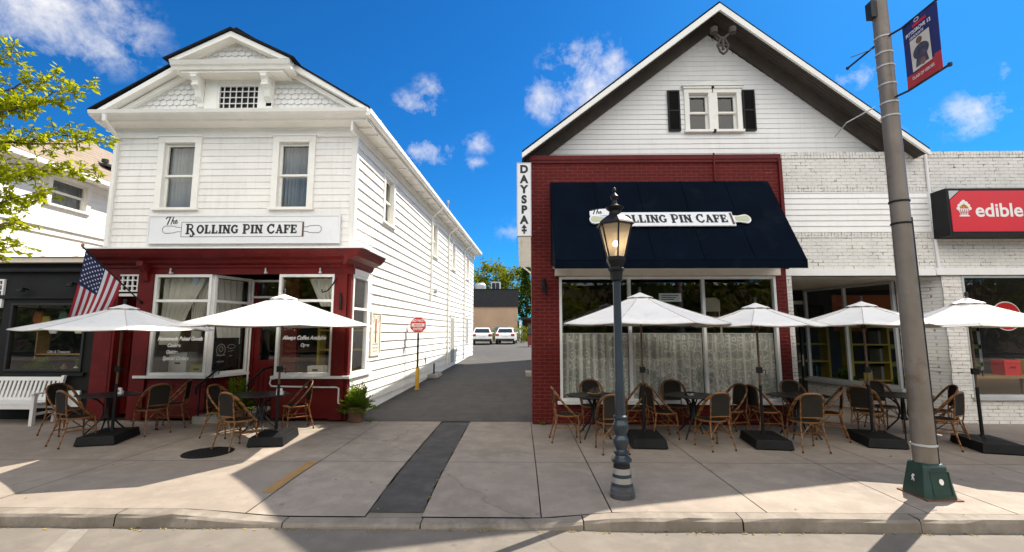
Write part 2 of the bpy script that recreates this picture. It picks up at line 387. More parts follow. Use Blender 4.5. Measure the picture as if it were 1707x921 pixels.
def frame_boxes(mb, u0, u1, z0, z1, w, n0, n1):
    mb.box(u0, u0 + w, n0, n1, z0, z1); mb.box(u1 - w, u1, n0, n1, z0, z1)
    mb.box(u0 + w, u1 - w, n0, n1 - .001, z0, z0 + w); mb.box(u0 + w, u1 - w, n0, n1 - .001, z1 - w, z1)
    return mb
def drape(mb, u0, u1, z0, z1, n, folds=9, amp=.03, gather=None, seed=1):
    r = random.Random(seed); nu = folds * 4; nz = 8; ph = r.random() * 6
    vs = []
    for j in range(nz + 1):
        tz = j / nz
        for i in range(nu + 1):
            tu = i / nu; uu = u0 + (u1 - u0) * tu
            if gather: g = gather(tz); uu = g[0] + (g[1] - g[0]) * tu
            vs.append((uu, n + amp * math.sin(tu * folds * 2 * math.pi + ph + .4 * math.sin(3 * tz)) * (1.2 - .4 * tz), z0 + (z1 - z0) * tz))
    W = nu + 1
    mb.add(vs, [(j * W + i, j * W + i + 1, (j + 1) * W + i + 1, (j + 1) * W + i) for j in range(nz) for i in range(nu)])
    return mb
def sash_window(par, F, u0, u1, z0, z1, cw=.11, trim='trim', frame='trim', cur='greycurtain', rail=True, hood=False, curtain_open=None, seed=1, label=None):
    c = MB(F)
    c.box(u0 - cw, u0, -.02, .05, z0 - .02, z1 + .02); c.box(u1, u1 + cw, -.02, .05, z0 - .02, z1 + .02)
    c.box(u0 - cw - .01, u1 + cw + .01, -.02, .055, z1 + .02, z1 + .02 + cw); c.box(u0 - cw - .03, u1 + cw + .03, -.02, .085, z1 + .02 + cw, z1 + .055 + cw)
    c.box(u0 - cw - .03, u1 + cw + .03, -.1, .09, z0 - .075, z0 - .02)
    # reveal
    c.box(u0 - .012, u0, -.14, -.021, z0 - .02, z1 + .02); c.box(u1, u1 + .012, -.14, -.021, z0 - .02, z1 + .02); c.box(u0, u1, -.14, -.021, z1 + .005, z1 + .02)
    if hood: c.prism([(u0 - cw - .05, z1 + .056 + cw), (u1 + cw + .05, z1 + .056 + cw), ((u0 + u1) / 2, z1 + .056 + cw + hood)], 'y', -.02, .07)
    w = c.build('window', M[trim], par)
    s = MB(F); zm = (z0 + z1) / 2
    if rail:
        frame_boxes(s, u0, u1, zm - .02, z1, .045, -.075, -.035); frame_boxes(s, u0, u1, z0 - .02, zm + .02, .045, -.115, -.076)
    else: frame_boxes(s, u0, u1, z0 - .02, z1, .045, -.1, -.04)
    s.build('sash', M[frame], w)
    MB(F).poly((u0, -.09, z0), (u1, -.09, z0), (u1, -.09, z1), (u0, -.09, z1)).build('pane', M['glass'], w)
    if cur:
        d = MB(F)
        if curtain_open is None: drape(d, u0 - .03, u1 + .03, z0 - .03, z1, -.22, 7, .022, seed=seed)
        else:
            for a, b in curtain_open: drape(d, a, b, z0 - .03, z1, -.22, 5, .022, seed=seed)
        d.build('curtain', M[cur], w, smooth=True)
    return w
def text(par, F, s, u, z, size, m, n=.006, bold=0., shear=0., align='LEFT', name='lettering', ext=.0, sx=1., space=1.):
    cu = bpy.data.curves.new('t', 'FONT'); cu.body = s; cu.size = size; cu.offset = bold; cu.shear = shear; cu.align_x = align; cu.extrude = ext; cu.space_character = space
    ob = bpy.data.objects.new('t', cu); COL.objects.link(ob)
    dg = bpy.context.evaluated_depsgraph_get(); dg.update()
    me = bpy.data.meshes.new_from_object(ob.evaluated_get(dg))
    vs = [(u + v.co.x * sx, n + v.co.z, z + v.co.y) for v in me.vertices]; fs = [tuple(p.vertices) for p in me.polygons]
    bpy.data.objects.remove(ob); bpy.data.curves.remove(cu); bpy.data.meshes.remove(me)
    if par is None: return vs, fs
    return MB(F).add(vs, fs).build(name, M[m] if isinstance(m, str) else m, par, recalc=False)
def arc(cx, cz, rx, rz, a0, a1, n=10):
    return [(cx + rx * math.cos(R(a0 + (a1 - a0) * i / n)), cz + rz * math.sin(R(a0 + (a1 - a0) * i / n))) for i in range(n + 1)]
# heavy saloon lettering: each glyph is a list of (stroke, width); height 1
def V(x, w=.2): return [([(x, .04), (x, .96)], w), ([(x - .17, .05), (x + .17, .05)], .1), ([(x - .17, .95), (x + .17, .95)], .1)]
GL = {
 'R': (.96, V(.18) + [([(.18, .94)] + arc(.40, .72, .22, .22, 90, -90) + [(.18, .50)], .12), ([(.40, .52), (.62, .26), (.82, -.04)], .17)]),
 'O': (.86, [(arc(.42, .5, .30, .43, 0, 360, 18), .15), (arc(.42, .5, .34, .40, 150, 210, 5), .14), (arc(.42, .5, .34, .40, -30, 30, 5), .14)]),
 'L': (.72, V(.18) + [([(.18, .06), (.62, .06)], .12), ([(.62, .04), (.62, .30)], .1)]),
 'I': (.40, V(.19)),
 'N': (.88, V(.16, .14) + V(.70, .14) + [([(.16, .93), (.70, .07)], .18)]),
 'G': (.84, [(arc(.42, .5, .30, .43, 40, 320, 14), .15), (arc(.42, .5, .34, .40, 145, 215, 5), .15), ([(.66, .10), (.66, .42)], .16), ([(.52, .44), (.80, .44)], .1), ([(.66, .72), (.66, .95)], .08)]),
 'P': (.76, V(.18) + [([(.18, .94)] + arc(.40, .69, .24, .25, 90, -90) + [(.18, .44)], .13)]),
 'C': (.80, [(arc(.42, .5, .30, .43, 45, 315, 14), .15), (arc(.42, .5, .34, .40, 145, 215, 5), .15), ([(.66, .66), (.66, .97)], .1), ([(.58, .10), (.72, .30)], .1)]),
 'A': (.86, [([(.14, .04), (.40, .96)], .11), ([(.40, .96), (.68, .04)], .2), ([(.22, .33), (.58, .33)], .1), ([(.0, .05), (.28, .05)], .1), ([(.52, .05), (.84, .05)], .1)]),
 'F': (.70, V(.18) + [([(.18, .94), (.62, .94)], .11), ([(.62, .96), (.62, .70)], .1), ([(.18, .5), (.48, .5)], .11), ([(.48, .38), (.48, .62)], .08)]),
 'E': (.74, V(.18) + [([(.18, .94), (.62, .94)], .11), ([(.62, .96), (.62, .72)], .1), ([(.18, .06), (.64, .06)], .11), ([(.64, .04), (.64, .28)], .1), ([(.18, .5), (.48, .5)], .11), ([(.48, .38), (.48, .62)], .08)]),
}
def saloon(mb, u0, u1, z, h, n):
    words = [('R', 1.22), *[(c, 1) for c in 'OLLING'], (' ', 1), ('P', 1.12), *[(c, 1) for c in 'IN'], (' ', 1), ('C', 1.15), *[(c, 1) for c in 'AFE']]
    tot = sum((.42 if c == ' ' else GL[c][0] * k + .07) for c, k in words); sx = (u1 - u0) / tot; x = u0
    for c, k in words:
        if c == ' ': x += .42 * sx; continue
        for pts, w in GL[c][1]:
            mb.ribbon([(x + p[0] * sx * k, z + (p[1] * k - (k - 1) * .35) * h) for p in pts], w * 1.28 * (sx + h) / 2, n, .002)
        if c == 'R':
            mb.ribbon([(x + p[0] * sx, z + p[1] * h) for p in [(.82, -.02), (.86, -.22), (.78, -.36), (.64, -.38), (.56, -.28), (.63, -.20)]], .13 * h, n, .002)
        x += (GL[c][0] * k + .07) * sx
def the_script(mb, u, z, h, n):
    for pts, w in [([(0, .75), (.15, .95), (.55, .92), (.8, .98)], .13), ([(.5, .93), (.36, .5), (.2, .05)], .14), ([(.95, 1.0), (.75, .5), (.62, .02)], .11),
                   ([(.7, .3), (.86, .48), (.96, .40), (.90, .1), (1.02, .06)], .1), ([(1.08, .22), (1.28, .30), (1.30, .44), (1.18, .44), (1.08, .2), (1.2, .03), (1.42, .18)], .09)]:
        mb.ribbon([(u + p[0] * h, z + p[1] * h + p[0] * h * .12) for p in pts], w * h, n, .002)

def leafcloud(mb, centres, n_per, spread, size, r, aspect=.55, droop=0.):
    for (cx, cy, cz, k) in centres:
        for _ in range(int(n_per * k)):
            p = Vector((cx + r.gauss(0, spread), cy + r.gauss(0, spread), cz + r.gauss(0, spread * .75)))
            d = Vector((r.gauss(0, 1), r.gauss(0, 1), r.gauss(-droop, .7))).normalized(); q = d.orthogonal().normalized()
            q = (Matrix.Rotation(r.random() * 6.28, 3, d) @ q); s_ = size * r.uniform(.6, 1.25)
            a = p; b = p + d * s_ * .5 + q * s_ * aspect * .5; c = p + d * s_; e = p + d * s_ * .5 - q * s_ * aspect * .5
            mb.add([a, b, c, e], [(0, 1, 2, 3)])
    return mb
def tree(name, label, loc, h, cr, n, lsize, m, seed, group=None, shape='round', trunk_r=.16, cat='tree', low=False):
    r = random.Random(seed); t = thing(name, label, cat, loc, group); x, y, z = loc
    tr = MB(); tr.tube([(x, y, z - .1), (x + .05, y, z + h * .3), (x - .04, y + .05, z + h * .6), (x, y, z + h * .92)], [trunk_r, trunk_r * .8, trunk_r * .5, trunk_r * .12], 8)
    cs = []
    nb = 26 if shape == 'round' else 40
    for i in range(nb):
        if shape == 'round':
            a = r.random() * 6.28; el = r.uniform(-.9 if low else -.5, 1.); rad = cr * r.uniform(.45, 1.) * math.sqrt(max(.1, 1 - .5 * el * el))
            c = (x + rad * math.cos(a), y + rad * math.sin(a), z + (h * .58 + el * h * .42 if low else h * .66 + el * h * .32))
        else:
            f = (i + .5) / nb; a = i * 2.4; rad = cr * (1 - f) * r.uniform(.5, 1.)
            c = (x + rad * math.cos(a), y + rad * math.sin(a), z + h * (.12 + .88 * f))
        cs.append((*c, r.uniform(.6, 1.4)))
        hh = z + h * .35 if shape == 'round' else c[2] + .1
        tr.tube([(x, y, hh), ((x + c[0]) / 2, (y + c[1]) / 2, (hh + c[2]) / 2 + .1), c[:3]], [trunk_r * .3, trunk_r * .2, trunk_r * .06], 5)
    tr.build('trunk', M['bark'], t, smooth=True)
    leafcloud(MB(), cs, n / nb, cr * (.22 if shape == 'round' else .14), lsize, r).build('crown', M[m], t, recalc=False)
    return t

# ------------------------------------------------------------------ ground
def zalley(y): return 0. if y < 10 else (.5 * (y - 10) / 18 if y < 28 else min(.72, .5 + .22 * (y - 28) / 16))
def drop(x):                    # dropped kerb in front of the alley
    if -2.6 < x < .25: return 1.
    if x <= -2.6: return max(0., 1 - (-2.6 - x) / .9)
    return max(0., 1 - (x - .25) / .8)
def zwalk(x, y):
    return -.075 * drop(x) * max(0., min(1., (6.4 - y) / 1.4))
g = MB(); g.poly((-400, -400, -.32), (400, -400, -.32), (400, 500, -.32), (-400, 500, -.32)); setting(g.build('ground', M['road'])).name = 'ground'
g = MB(); nx = 60
g.poly((-60, -9.5, -.12), (60, -9.5, -.12), (60, 5.02, -.12), (-60, 5.02, -.12)); setting(g.build('road', M['road'], recalc=False))
g = MB(); g.poly((-60, -14, 0), (60, -14, 0), (60, -9.5, 0), (-60, -9.5, 0)); g.poly((-60, -9.5, 0), (60, -9.5, 0), (60, -9.5, -.12), (-60, -9.5, -.12)); setting(g.build('far_sidewalk', M['walk'], recalc=False))
# faded white stripe on the road, bottom left
g = MB(); g.poly((-4.62, 4.93, -.116), (-4.42, 4.93, -.116), (-3.72, 3.6, -.116), (-3.98, 3.6, -.116)); g.poly((-4.62, 3.6, -.116), (-4.62, 3.5, -.116), (4, 2.2, -.116), (4, 2.3, -.116))
setting(g.build('road_marking', mat('worn_road_paint', (.205, .182, .152), .8, var=.15, vscale=9, dirt=(.18, .16, .14), dirtamt=.95, dscale=7, dpos=(.42, .6)), recalc=False))
# kerb stones
g = MB(); x = -20.
rk = random.Random(5)
while x < 22:
    L = rk.uniform(1.2, 1.9); xe = x + L
    cuts = [x + .006 + (L - .012) * i / 6 for i in range(7)]
    for a, b in zip(cuts, cuts[1:]):
        def pr(xx):
            z = zwalk(xx, 5.0); j = rk.uniform(-.012, .012)
            return [(xx, 5.0 + j * .5, -.16), (xx, 5.012 + j, z - .03), (xx, 5.035, z - .004 + j * .4), (xx, 5.17, z + .004)]
        if a == cuts[0]: pa = pr(a)
        pb = pr(b)
        g.add(pa + pb, [(0, 1, 5, 4), (1, 2, 6, 5), (2, 3, 7, 6)])
        pa = pb
    x = xe
setting(g.build('kerb', M['kerb'], recalc=False, smooth=False))
# sidewalk flags: real joints between slabs over a dark bed
g = MB(); g.poly((-40, 5.0, -.17), (40, 5.0, -.17), (40, 10.3, -.03), (-40, 10.3, -.03)); setting(g.build('sidewalk_bed', M['joint'], recalc=False))
g = MB()
XS = [-40, -16, -12.6, -10.6, -8.6, -5.95, -2.95, -1.66, -1.06, .22, .97, 2.6, 4.28, 5.2, 6.75, 8.6, 10.6, 12.6, 15, 40]
YS = [5.18, 7.03, 10.3]
for i in range(len(XS) - 1):
    for j in range(2):
        x0, x1, y0, y1 = XS[i], XS[i + 1], YS[j], YS[j + 1]
        if abs(x0 + 1.66) < .01: continue
        if i in (10,) and j == 1: pass
        gap = .0065
        nx = max(1, int((min(x1, 14) - max(x0, -14)) / .3)) if -14 < x0 < 14 else 1; ny = 6 if j == 0 else 2
        vs = []
        for b in range(ny + 1):
            for a in range(nx + 1):
                xx = x0 + gap + (x1 - x0 - 2 * gap) * a / nx; yy = y0 + gap + (y1 - y0 - 2 * gap) * b / ny
                vs.append((xx, yy, zwalk(xx, yy)))
        W = nx + 1
        g.add(vs, [(b * W + a, b * W + a + 1, (b + 1) * W + a + 1, (b + 1) * W + a) for b in range(ny) for a in range(nx)])
# recess floors and behind the shop line
g.poly((5.85, 10.31, -.002), (9.1, 10.31, -.002), (9.1, 14, -.002), (5.85, 14, -.002))
setting(g.build('sidewalk', M['walk'], recalc=False))
g = MB(); vs = []; rk = random.Random(3)
for j in range(27):
    yy = 5.30 + (10.0 - 5.30) * j / 26
    vs += [(-1.655 + rk.uniform(-.015, .02), yy, zwalk(-1.6, yy) - .004), (-1.065 + rk.uniform(-.02, .015), yy, zwalk(-1.1, yy) - .004)]
g.add(vs, [(2 * j, 2 * j + 1, 2 * j + 3, 2 * j + 2) for j in range(26)]); setting(g.build('asphalt_strip', M['asphaltstrip'], recalc=False))
g = MB(); g.poly((-1.66, 5.19, zwalk(-1.6, 5.2) - .012), (-1.06, 5.19, zwalk(-1.1, 5.2) - .012), (-1.06, 5.32, zwalk(-1.1, 5.3) - .012), (-1.66, 5.32, zwalk(-1.6, 5.3) - .012)); setting(g.build('strip_end', M['kerb'], recalc=False))
# ochre painted strip along the joint, left of the dark patch
g = MB(); vs = []
for j in range(9):
    yy = 5.75 + (7.02 - 5.75) * j / 8; vs += [(-3.10, yy, zwalk(-3.1, yy) + .004), (-2.965, yy, zwalk(-2.97, yy) + .004)]
g.add(vs, [(2 * j, 2 * j + 1, 2 * j + 3, 2 * j + 2) for j in range(8)]); setting(g.build('painted_strip', mat('ochre_strip', (.30, .175, .06), .8, var=.15, vscale=5, dirt=(.38, .30, .22), dirtamt=.6, dscale=6), recalc=False))
# alley and back lot
g = MB(); ys = [10.3 + .0, 12, 14, 17, 20, 24, 28, 33, 38, 44, 140]
ys = [10.05] + ys[1:]
pts = []
for yy in ys:
    w = (-3.9, .3) if yy < 11 else ((-3.8, 1.2) if yy < 28 else (-40, 40))
    pts.append((w, yy, zalley(yy)))
for (w0, y0, z0), (w1, y1, z1) in zip(pts, pts[1:]):
    if y1 == 28: w1 = (-3.8, 1.2)
    if y0 == 28: w0 = (-40, 40)
    g.poly((w0[0], y0, z0 + .003), (w0[1], y0, z0 + .003), (w1[1], y1, z1 + .003), (w1[0], y1, z1 + .003))
setting(g.build('alley', M['asphalt'], recalc=False))

# ------------------------------------------------------------------ left: the cafe
cafe = thing('cafe_building', 'two-storey white clapboard cafe with dark red shopfront and gabled top', 'building', (-6.45, 10, 0))
F = front(10.0); A = R(2.7); sA, cA = math.sin(A), math.cos(A)
FS = lambda u, n, z: (-3.70 + u * sA + n * cA, 10 + u * cA - n * sA, z)     # side wall on the alley
LEN = 17.9
W1 = (-8.07, -7.37, 4.66, 6.14); W2 = (-5.44, -4.76, 4.66, 6.14)
b = MB(F); clap(b, -9.12, -3.79, 3.72, 6.5, .152, [W1, W2], .013)
b.box(-9.24, -9.12, -.02, .035, 3.72, 6.5); b.box(-3.79, -3.70, -.02, .03, 3.72, 6.5)
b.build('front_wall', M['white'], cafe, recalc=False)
SW = [(1.9, 2.6, 4.80, 6.0), (7.35, 8.05, 4.80, 6.0), (11.2, 11.9, 4.80, 6.0), (15.3, 16.0, 4.80, 6.0)]
bay = (.10, 1.00, .98, 3.16)
b = MB(FS); clap(b, .09, LEN, -.2, 6.52, .232, SW + [(-.1, 1.05, .94, 3.72)], .036)
b.box(-.02, .09, -.02, .034, 3.72, 6.52); b.box(LEN - .1, LEN, -.02, .034, -.1, 6.52)
b.box(1.0, 1.2, -.05, .03, .94, 3.25); b.box(.02, 1.2, -.03, .02, 3.16, 3.3)
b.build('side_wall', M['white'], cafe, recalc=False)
back = FS(LEN, 0, 0)
b = MB(); b.poly((-9.22, 10.02, 0), (-9.22, back[1], 0), (-9.22, back[1], 6.6), (-9.22, 10.02, 6.6)); b.poly((-9.22, back[1], 0), (back[0], back[1], 0), (back[0], back[1], 6.6), (-9.22, back[1], 6.6))
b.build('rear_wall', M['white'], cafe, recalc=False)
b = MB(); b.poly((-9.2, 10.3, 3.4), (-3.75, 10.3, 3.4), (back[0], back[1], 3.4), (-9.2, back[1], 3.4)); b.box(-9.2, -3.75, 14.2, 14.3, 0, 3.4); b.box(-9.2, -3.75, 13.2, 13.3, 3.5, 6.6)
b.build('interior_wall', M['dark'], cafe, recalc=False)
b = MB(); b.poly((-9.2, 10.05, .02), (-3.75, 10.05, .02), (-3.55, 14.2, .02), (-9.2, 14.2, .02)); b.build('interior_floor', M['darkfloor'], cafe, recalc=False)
for i, w in enumerate((W1, W2)): sash_window(cafe, F, *w, cw=.14, cur='greycurtain', seed=i + 3, curtain_open=[(w[0] - .02, w[0] + .38), (w[0] + .36, w[1] + .02)])
for i, w in enumerate(SW): sash_window(cafe, FS, *w, cw=.10, cur='curtain', seed=i + 8)
# cornice and gable
b = MB(); prof = [(10.0, 6.44), (9.93, 6.44), (9.93, 6.49), (9.66, 6.52), (9.64, 6.56), (9.50, 6.60), (9.46, 6.64), (9.44, 6.71), (10.0, 6.74)]
b.prism(prof, 'x', -9.45, -3.30); b.box(-9.2, -3.72, 9.955, 10.0, 6.28, 6.44)
b.build('cornice', M['trim'], cafe)
zr = lambda x: 6.84 + (1.86 * (1 - abs(x + 6.40) / (3.0 if x < -6.40 else 3.05)))
b = MB(front(9.9))
def shingles(mb, u0, u1, z0, z1, lim, pw=.155, ph=.125):
    k = 0; z = z0
    while z < z1:
        u = u0 + (pw / 2 if k % 2 else 0) - pw
        l0 = lim(z + .02); l1 = lim(z + ph)
        while u < u1:
            a, b_ = u + .004, u + pw - .004
            for seg in (l0,):
                aa = max(a, l0[0]); bb = min(b_, l0[1]); ta = max(a, l1[0]); tb = min(b_, l1[1])
                if bb - aa > .02:
                    if tb <= ta: ta = tb = (aa + bb) / 2
                    q = rnd.uniform(-.006, .006)
                    mb.add([(aa, .022, z + .012 + q), ((aa * .7 + bb * .3), .024, z - .014 + q), ((aa * .3 + bb * .7), .024, z - .014 + q), (bb, .022, z + .012 + q), (max(tb, ta), .004, z + ph + .01), (ta, .004, z + ph + .01)], [(0, 1, 2, 3, 4, 5)])
            u += pw
        z += ph; k += 1
lim = lambda z: (-6.40 - 3.0 * (1 - (z - 6.84) / 1.86) + .12, -6.40 + 3.05 * (1 - (z - 6.84) / 1.86) - .12)
shingles(b, -9.3, -3.4, 6.78, 8.5, lim)
b.poly((-9.4, -.005, 6.74), (-3.35, -.005, 6.74), (-6.40, -.005, 8.62))
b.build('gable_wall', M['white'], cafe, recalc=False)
b = MB()
def rake(mb, x0, z0, x1, z1, y0, y1, d, t):     # sloped board: outline in (x,z) extruded in y
    mb.prism([(x0, z0), (x1, z1), (x1, z1 - d), (x0, z0 - d * .6)], 'y', y0, y1)
for sx, ex in ((-1, -9.42), (1, -3.33)):
    rake(b, ex, 6.80, -6.40, 8.66, 9.62, 9.92, .17, 0); rake(b, ex + sx * -.25, 6.80, -6.40, 8.50, 9.78, 9.915, .14, 0)
b.build('rake_board', M['trim'], cafe)
# hood over the attic lattice, on two brackets
h = MB(); h.prism([(9.36, 7.80), (9.40, 7.72), (9.44, 7.69), (9.46, 7.63), (9.88, 7.63), (9.88, 7.80)], 'x', -7.68, -5.02)
h.box(-7.5, -5.2, 9.5, 9.88, 7.58, 7.63)
hood = h.build('attic_hood', M['trim'], cafe)
h = MB()
for sx in (-1, 1):
    xe = -6.36 + sx * 1.34
    h.prism([(xe, 7.815), (-6.36, 8.47), (-6.36, 8.34), (xe - sx * .22, 7.815)], 'y', 9.37, 9.9)
h.build('pediment_board', M['trim'], hood)
h = MB(front(9.62)); l2 = lambda z: (-6.36 - 1.12 * (1 - (z - 7.80) / .56), -6.36 + 1.12 * (1 - (z - 7.80) / .56))
shingles(h, -7.5, -5.2, 7.80, 8.36, l2, .15, .12); h.poly((-7.5, -.005, 7.80), (-5.22, -.005, 7.80), (-6.36, -.005, 8.36)); h.build('pediment_shingles', M['white'], hood, recalc=False)
h = MB()
for sx in (-1, 1):
    xe = -6.36 + sx * 1.42
    h.prism([(xe, 7.80), (-6.36, 8.49), (-6.36, 8.545), (xe - sx * -.03, 7.835)], 'y', 9.33, 11.5)
h.build('hood_roof', M['roof'], hood)
for xb in (-7.22, -5.66):
    h = MB(); h.prism([(9.88, 7.58), (9.50, 7.58), (9.50, 7.50), (9.56, 7.44), (9.58, 7.34), (9.66, 7.28), (9.70, 7.12), (9.80, 7.02), (9.80, 6.93), (9.88, 6.93)], 'x', xb - .07, xb + .07)
    h.box(xb - .10, xb + .10, 9.49, 9.88, 7.555, 7.60); h.box(xb - .085, xb + .085, 9.565, 9.88, 7.335, 7.375); h.build('bracket', M['trim'], hood, bevel=.008)
h = MB(); h.box(-7.14, -6.85, 9.80, 9.89, 6.75, 7.58); h.box(-5.88, -5.58, 9.80, 9.89, 6.75, 7.58); h.box(-6.85, -5.88, 9.82, 9.89, 7.47, 7.58); h.build('dormer_panel', M['trim'], hood)
h = MB()
h.F = front(9.83); frame_boxes(h, -6.85, -5.88, 6.86, 7.47, .045, -.03, .02)
for i in range(1, 7): h.box(-6.85 + .97 * i / 7 - .008, -6.85 + .97 * i / 7 + .008, -.02, .005, 6.9, 7.43)
for i in range(1, 4): h.box(-6.81, -5.92, -.021, .004, 6.88 + .57 * i / 4 - .008, 6.88 + .57 * i / 4 + .008)
lw = h.build('lattice_window', M['trim'], hood)
MB(front(9.87)).poly((-6.85, 0, 6.86), (-5.88, 0, 6.86), (-5.88, 0, 7.47), (-6.85, 0, 7.47)).build('dark_pane', mat('dark_pane', (.010, .013, .022), .3, bmp=0, spec=.15), cafe)
# roof
e0 = FS(-.4, .42, 6.74); e1 = FS(LEN + .3, .42, 6.74)
b = MB(); rx = -6.40; yb = back[1] + .3
for (ax, ay), (bx, by) in (((-9.62, 9.60), (-9.62, yb)), ((e0[0], 9.60), (e1[0], yb))):
    vs = [(ax, ay, 6.77), (bx, by, 6.77), (rx, yb, 8.68), (rx, 9.60, 8.68)]
    b.add([(*v[:2], v[2] + dz) for dz in (0, .045) for v in vs], [(0, 1, 2, 3), (7, 6, 5, 4), (0, 4, 5, 1), (1, 5, 6, 2), (2, 6, 7, 3), (3, 7, 4, 0)])
b.build('roof', M['roof'], cafe)
b = MB(FS); b.box(-.35, LEN + .3, .0, .36, 6.49, 6.53); b.box(-.35, LEN + .3, 0, .05, 6.28, 6.49)
for i in range(24): b.box(.35 + i * .75, .40 + i * .75, .05, .34, 6.455, 6.49)
b.box(-.4, LEN + .3, .36, .385, 6.47, 6.66)
b.build('eave', M['trim'], cafe)
b = MB(FS)
b.prism([(.386, 6.55), (.47, 6.55), (.50, 6.60), (.50, 6.70), (.48, 6.70), (.386, 6.60)], 'x', -.5, LEN + .35)
for i in range(16): b.box(.1 + i * 1.15, .14 + i * 1.15, .385, .508, 6.67, 6.712)
b.build('gutter', M['trim'], cafe)
for u, zb in ((7.0, 2.95), (10.15, .45), (14.4, .5)):
    b = MB(FS); b.tube([(u, .44, 6.56), (u, .42, 6.45), (u, .12, 6.2), (u, .075, 6.1), (u, .075, zb)], .038, 6); b.box(u - .06, u + .06, .02, .12, 5.2, 5.23); b.box(u - .06, u + .06, .02, .12, zb + .3, zb + .33); b.build('downspout', M['trim'], cafe, smooth=True)
b = MB(); b.tube([(-9.1, 9.5, 6.62), (-9.1, 9.5, 6.5), (-9.13, 9.85, 6.3), (-9.17, 9.94, 6.2), (-9.17, 9.94, 3.75)], .05, 8); b.build('downspout', M['trim'], cafe, smooth=True)
for u0, u1, z0, z1 in ((11.0, 11.75, .45, 2.5), (15.3, 15.85, 1.2, 2.6)):
    d = MB(FS); d.box(u0 - .1, u1 + .1, .0, .06, z0, z1 + .1); d.box(u0 - .13, u1 + .13, 0, .09, z1 + .1, z1 + .15); dd = d.build('side_door', M['trim'], cafe)
    d = MB(FS); d.box(u0, u1, .06, .075, z0 + .05, z1); d.build('door_leaf', mat('door_grey', (.30, .29, .27), .5), dd)
d = MB(FS); d.box(7.8, 7.95, .03, .12, 3.38, 3.52); d.tube([(7.3, .07, 3.45), (7.8, .07, 3.45)], .018, 6); d.tube([(7.95, .07, 3.47), (8.2, .07, 3.47)], .02, 6); d.build('meter_box', M['hvac'], cafe)
d = MB(FS); d.tube([(8.7, .3, 6.7), (8.7, .3, 7.15)], .03, 6); d.tube([(8.7, .3, 7.15), (8.7, .3, 7.3)], .055, 8); d.build('vent_pipe', M['hvac'], cafe)
# shopfront
b = MB()
b.prism([(10.02, 3.14), (9.97, 3.14), (9.97, 3.27), (9.93, 3.29), (9.93, 3.34), (9.84, 3.38), (9.82, 3.44), (9.68, 3.49), (9.62, 3.56), (9.58, 3.64), (10.02, 3.66)], 'x', -9.28, -3.62)
b.F = FS
vs = [(.02, 3.29), (.07, 3.34), (.10, 3.42), (.26, 3.49), (.33, 3.56), (.38, 3.64), (.0, 3.66), (.0, 3.29)]
b.prism(vs, 'x', -.42, 1.12)
fr = b.build('shop_cornice', M['red'], cafe)
b = MB(); b.prism([(10.0, 3.662), (9.55, 3.645), (9.55, 3.675), (10.0, 3.76)], 'x', -9.36, -3.28); b.F = FS; b.prism([(0.04, 3.662), (.42, 3.645), (.42, 3.675), (.04, 3.74)], 'x', -.02, 1.16); b.build('flashing', M['siding'], cafe)
b = MB(); b.box(-4.04, -3.76, 9.945, 10.0, .04, 3.14); b.F = FS; b.box(0.0, .095, -.28, .012, .04, 3.16); b.build('red_pier', M['red'], cafe)
b = MB(); b.box(-9.24, -8.86, 9.95, 10.05, .04, 3.14); b.box(-8.859, -8.80, 9.96, 10.5, .04, 3.14); b.build('red_pier', M['red'], cafe)
b = MB(); b.box(-8.36, -8.03, 9.93, 10.12, .04, 3.14)
for xb in (-8.2,): b.prism([(9.97, 3.34), (9.72, 3.40), (9.72, 3.30), (9.86, 3.18), (9.90, 2.98), (9.93, 2.98)], 'x', xb - .07, xb + .07)
b.build('red_pier', M['red'], cafe)
b = MB()
b.box(-5.26, -4.04, 9.985, 10.08, .06, .90); b.box(-5.26, -4.04, 9.96, 9.985, .08, .2); b.box(-5.30, -5.26, 10.0, 11.0, .06, .9)
for x0, x1 in ((-5.22, -4.68), (-4.62, -4.08)): b.box(x0, x1, 9.968, 9.985, .70, .76)
b.build('bulkhead', M['red'], cafe); b = MB()
b.box(-8.03, -6.74, 9.99, 10.08, .06, .90); b.box(-8.03, -6.74, 9.96, 9.99, .08, .2)
for x0, x1 in ((-8.0, -7.42), (-7.36, -6.78)): b.box(x0, x1, 9.968, 9.99, .70, .76)
FL = wallframe(-6.74, 10.0, .30, 1.0); b.F = FL; b.box(.0, 1.04, -.06, -.0, .06, .9); b.F = None
b.build('bulkhead', M['red'], cafe)
b = MB(); b.box(-8.27, -6.70, 9.90, 10.02, .90, .955); b.F = FL; b.box(.02, 1.04, -.05, .10, .899, .954); b.F = None; b.build('window_ledge', M['alu'], cafe); b = MB(); b.box(-5.30, -3.735, 9.89, 10.02, .90, .955); b.F = FS; b.box(-.1, 1.24, -.05, .09, .899, .954); b.F = None
b.build('window_ledge', M['alu'], cafe)
def shop_window(par, F, u0, u1, z0, z1, zt=None, w=.06, frame='alu', mull=(), gl='shopglass', n=0.):
    f = MB(F); frame_boxes(f, u0, u1, z0, z1, w, n - .06, n + .03)
    if zt: f.box(u0 + w, u1 - w, n - .055, n + .024, zt - .028, zt + .028)
    for x in mull: f.box(x - w * .45, x + w * .45, n - .058, n + .028, z0 + w, z1 - w)
    o = f.build('shop_window', M[frame], par, bevel=.004)
    MB(F).poly((u0 + .01, n - .02, z0), (u1 - .01, n - .02, z0), (u1 - .01, n - .02, z1), (u0 + .01, n - .02, z1)).build('pane', M[gl], o)
    return o
sw = shop_window(cafe, F, -8.03, -6.76, .955, 3.14, 2.56)
c = MB(F)
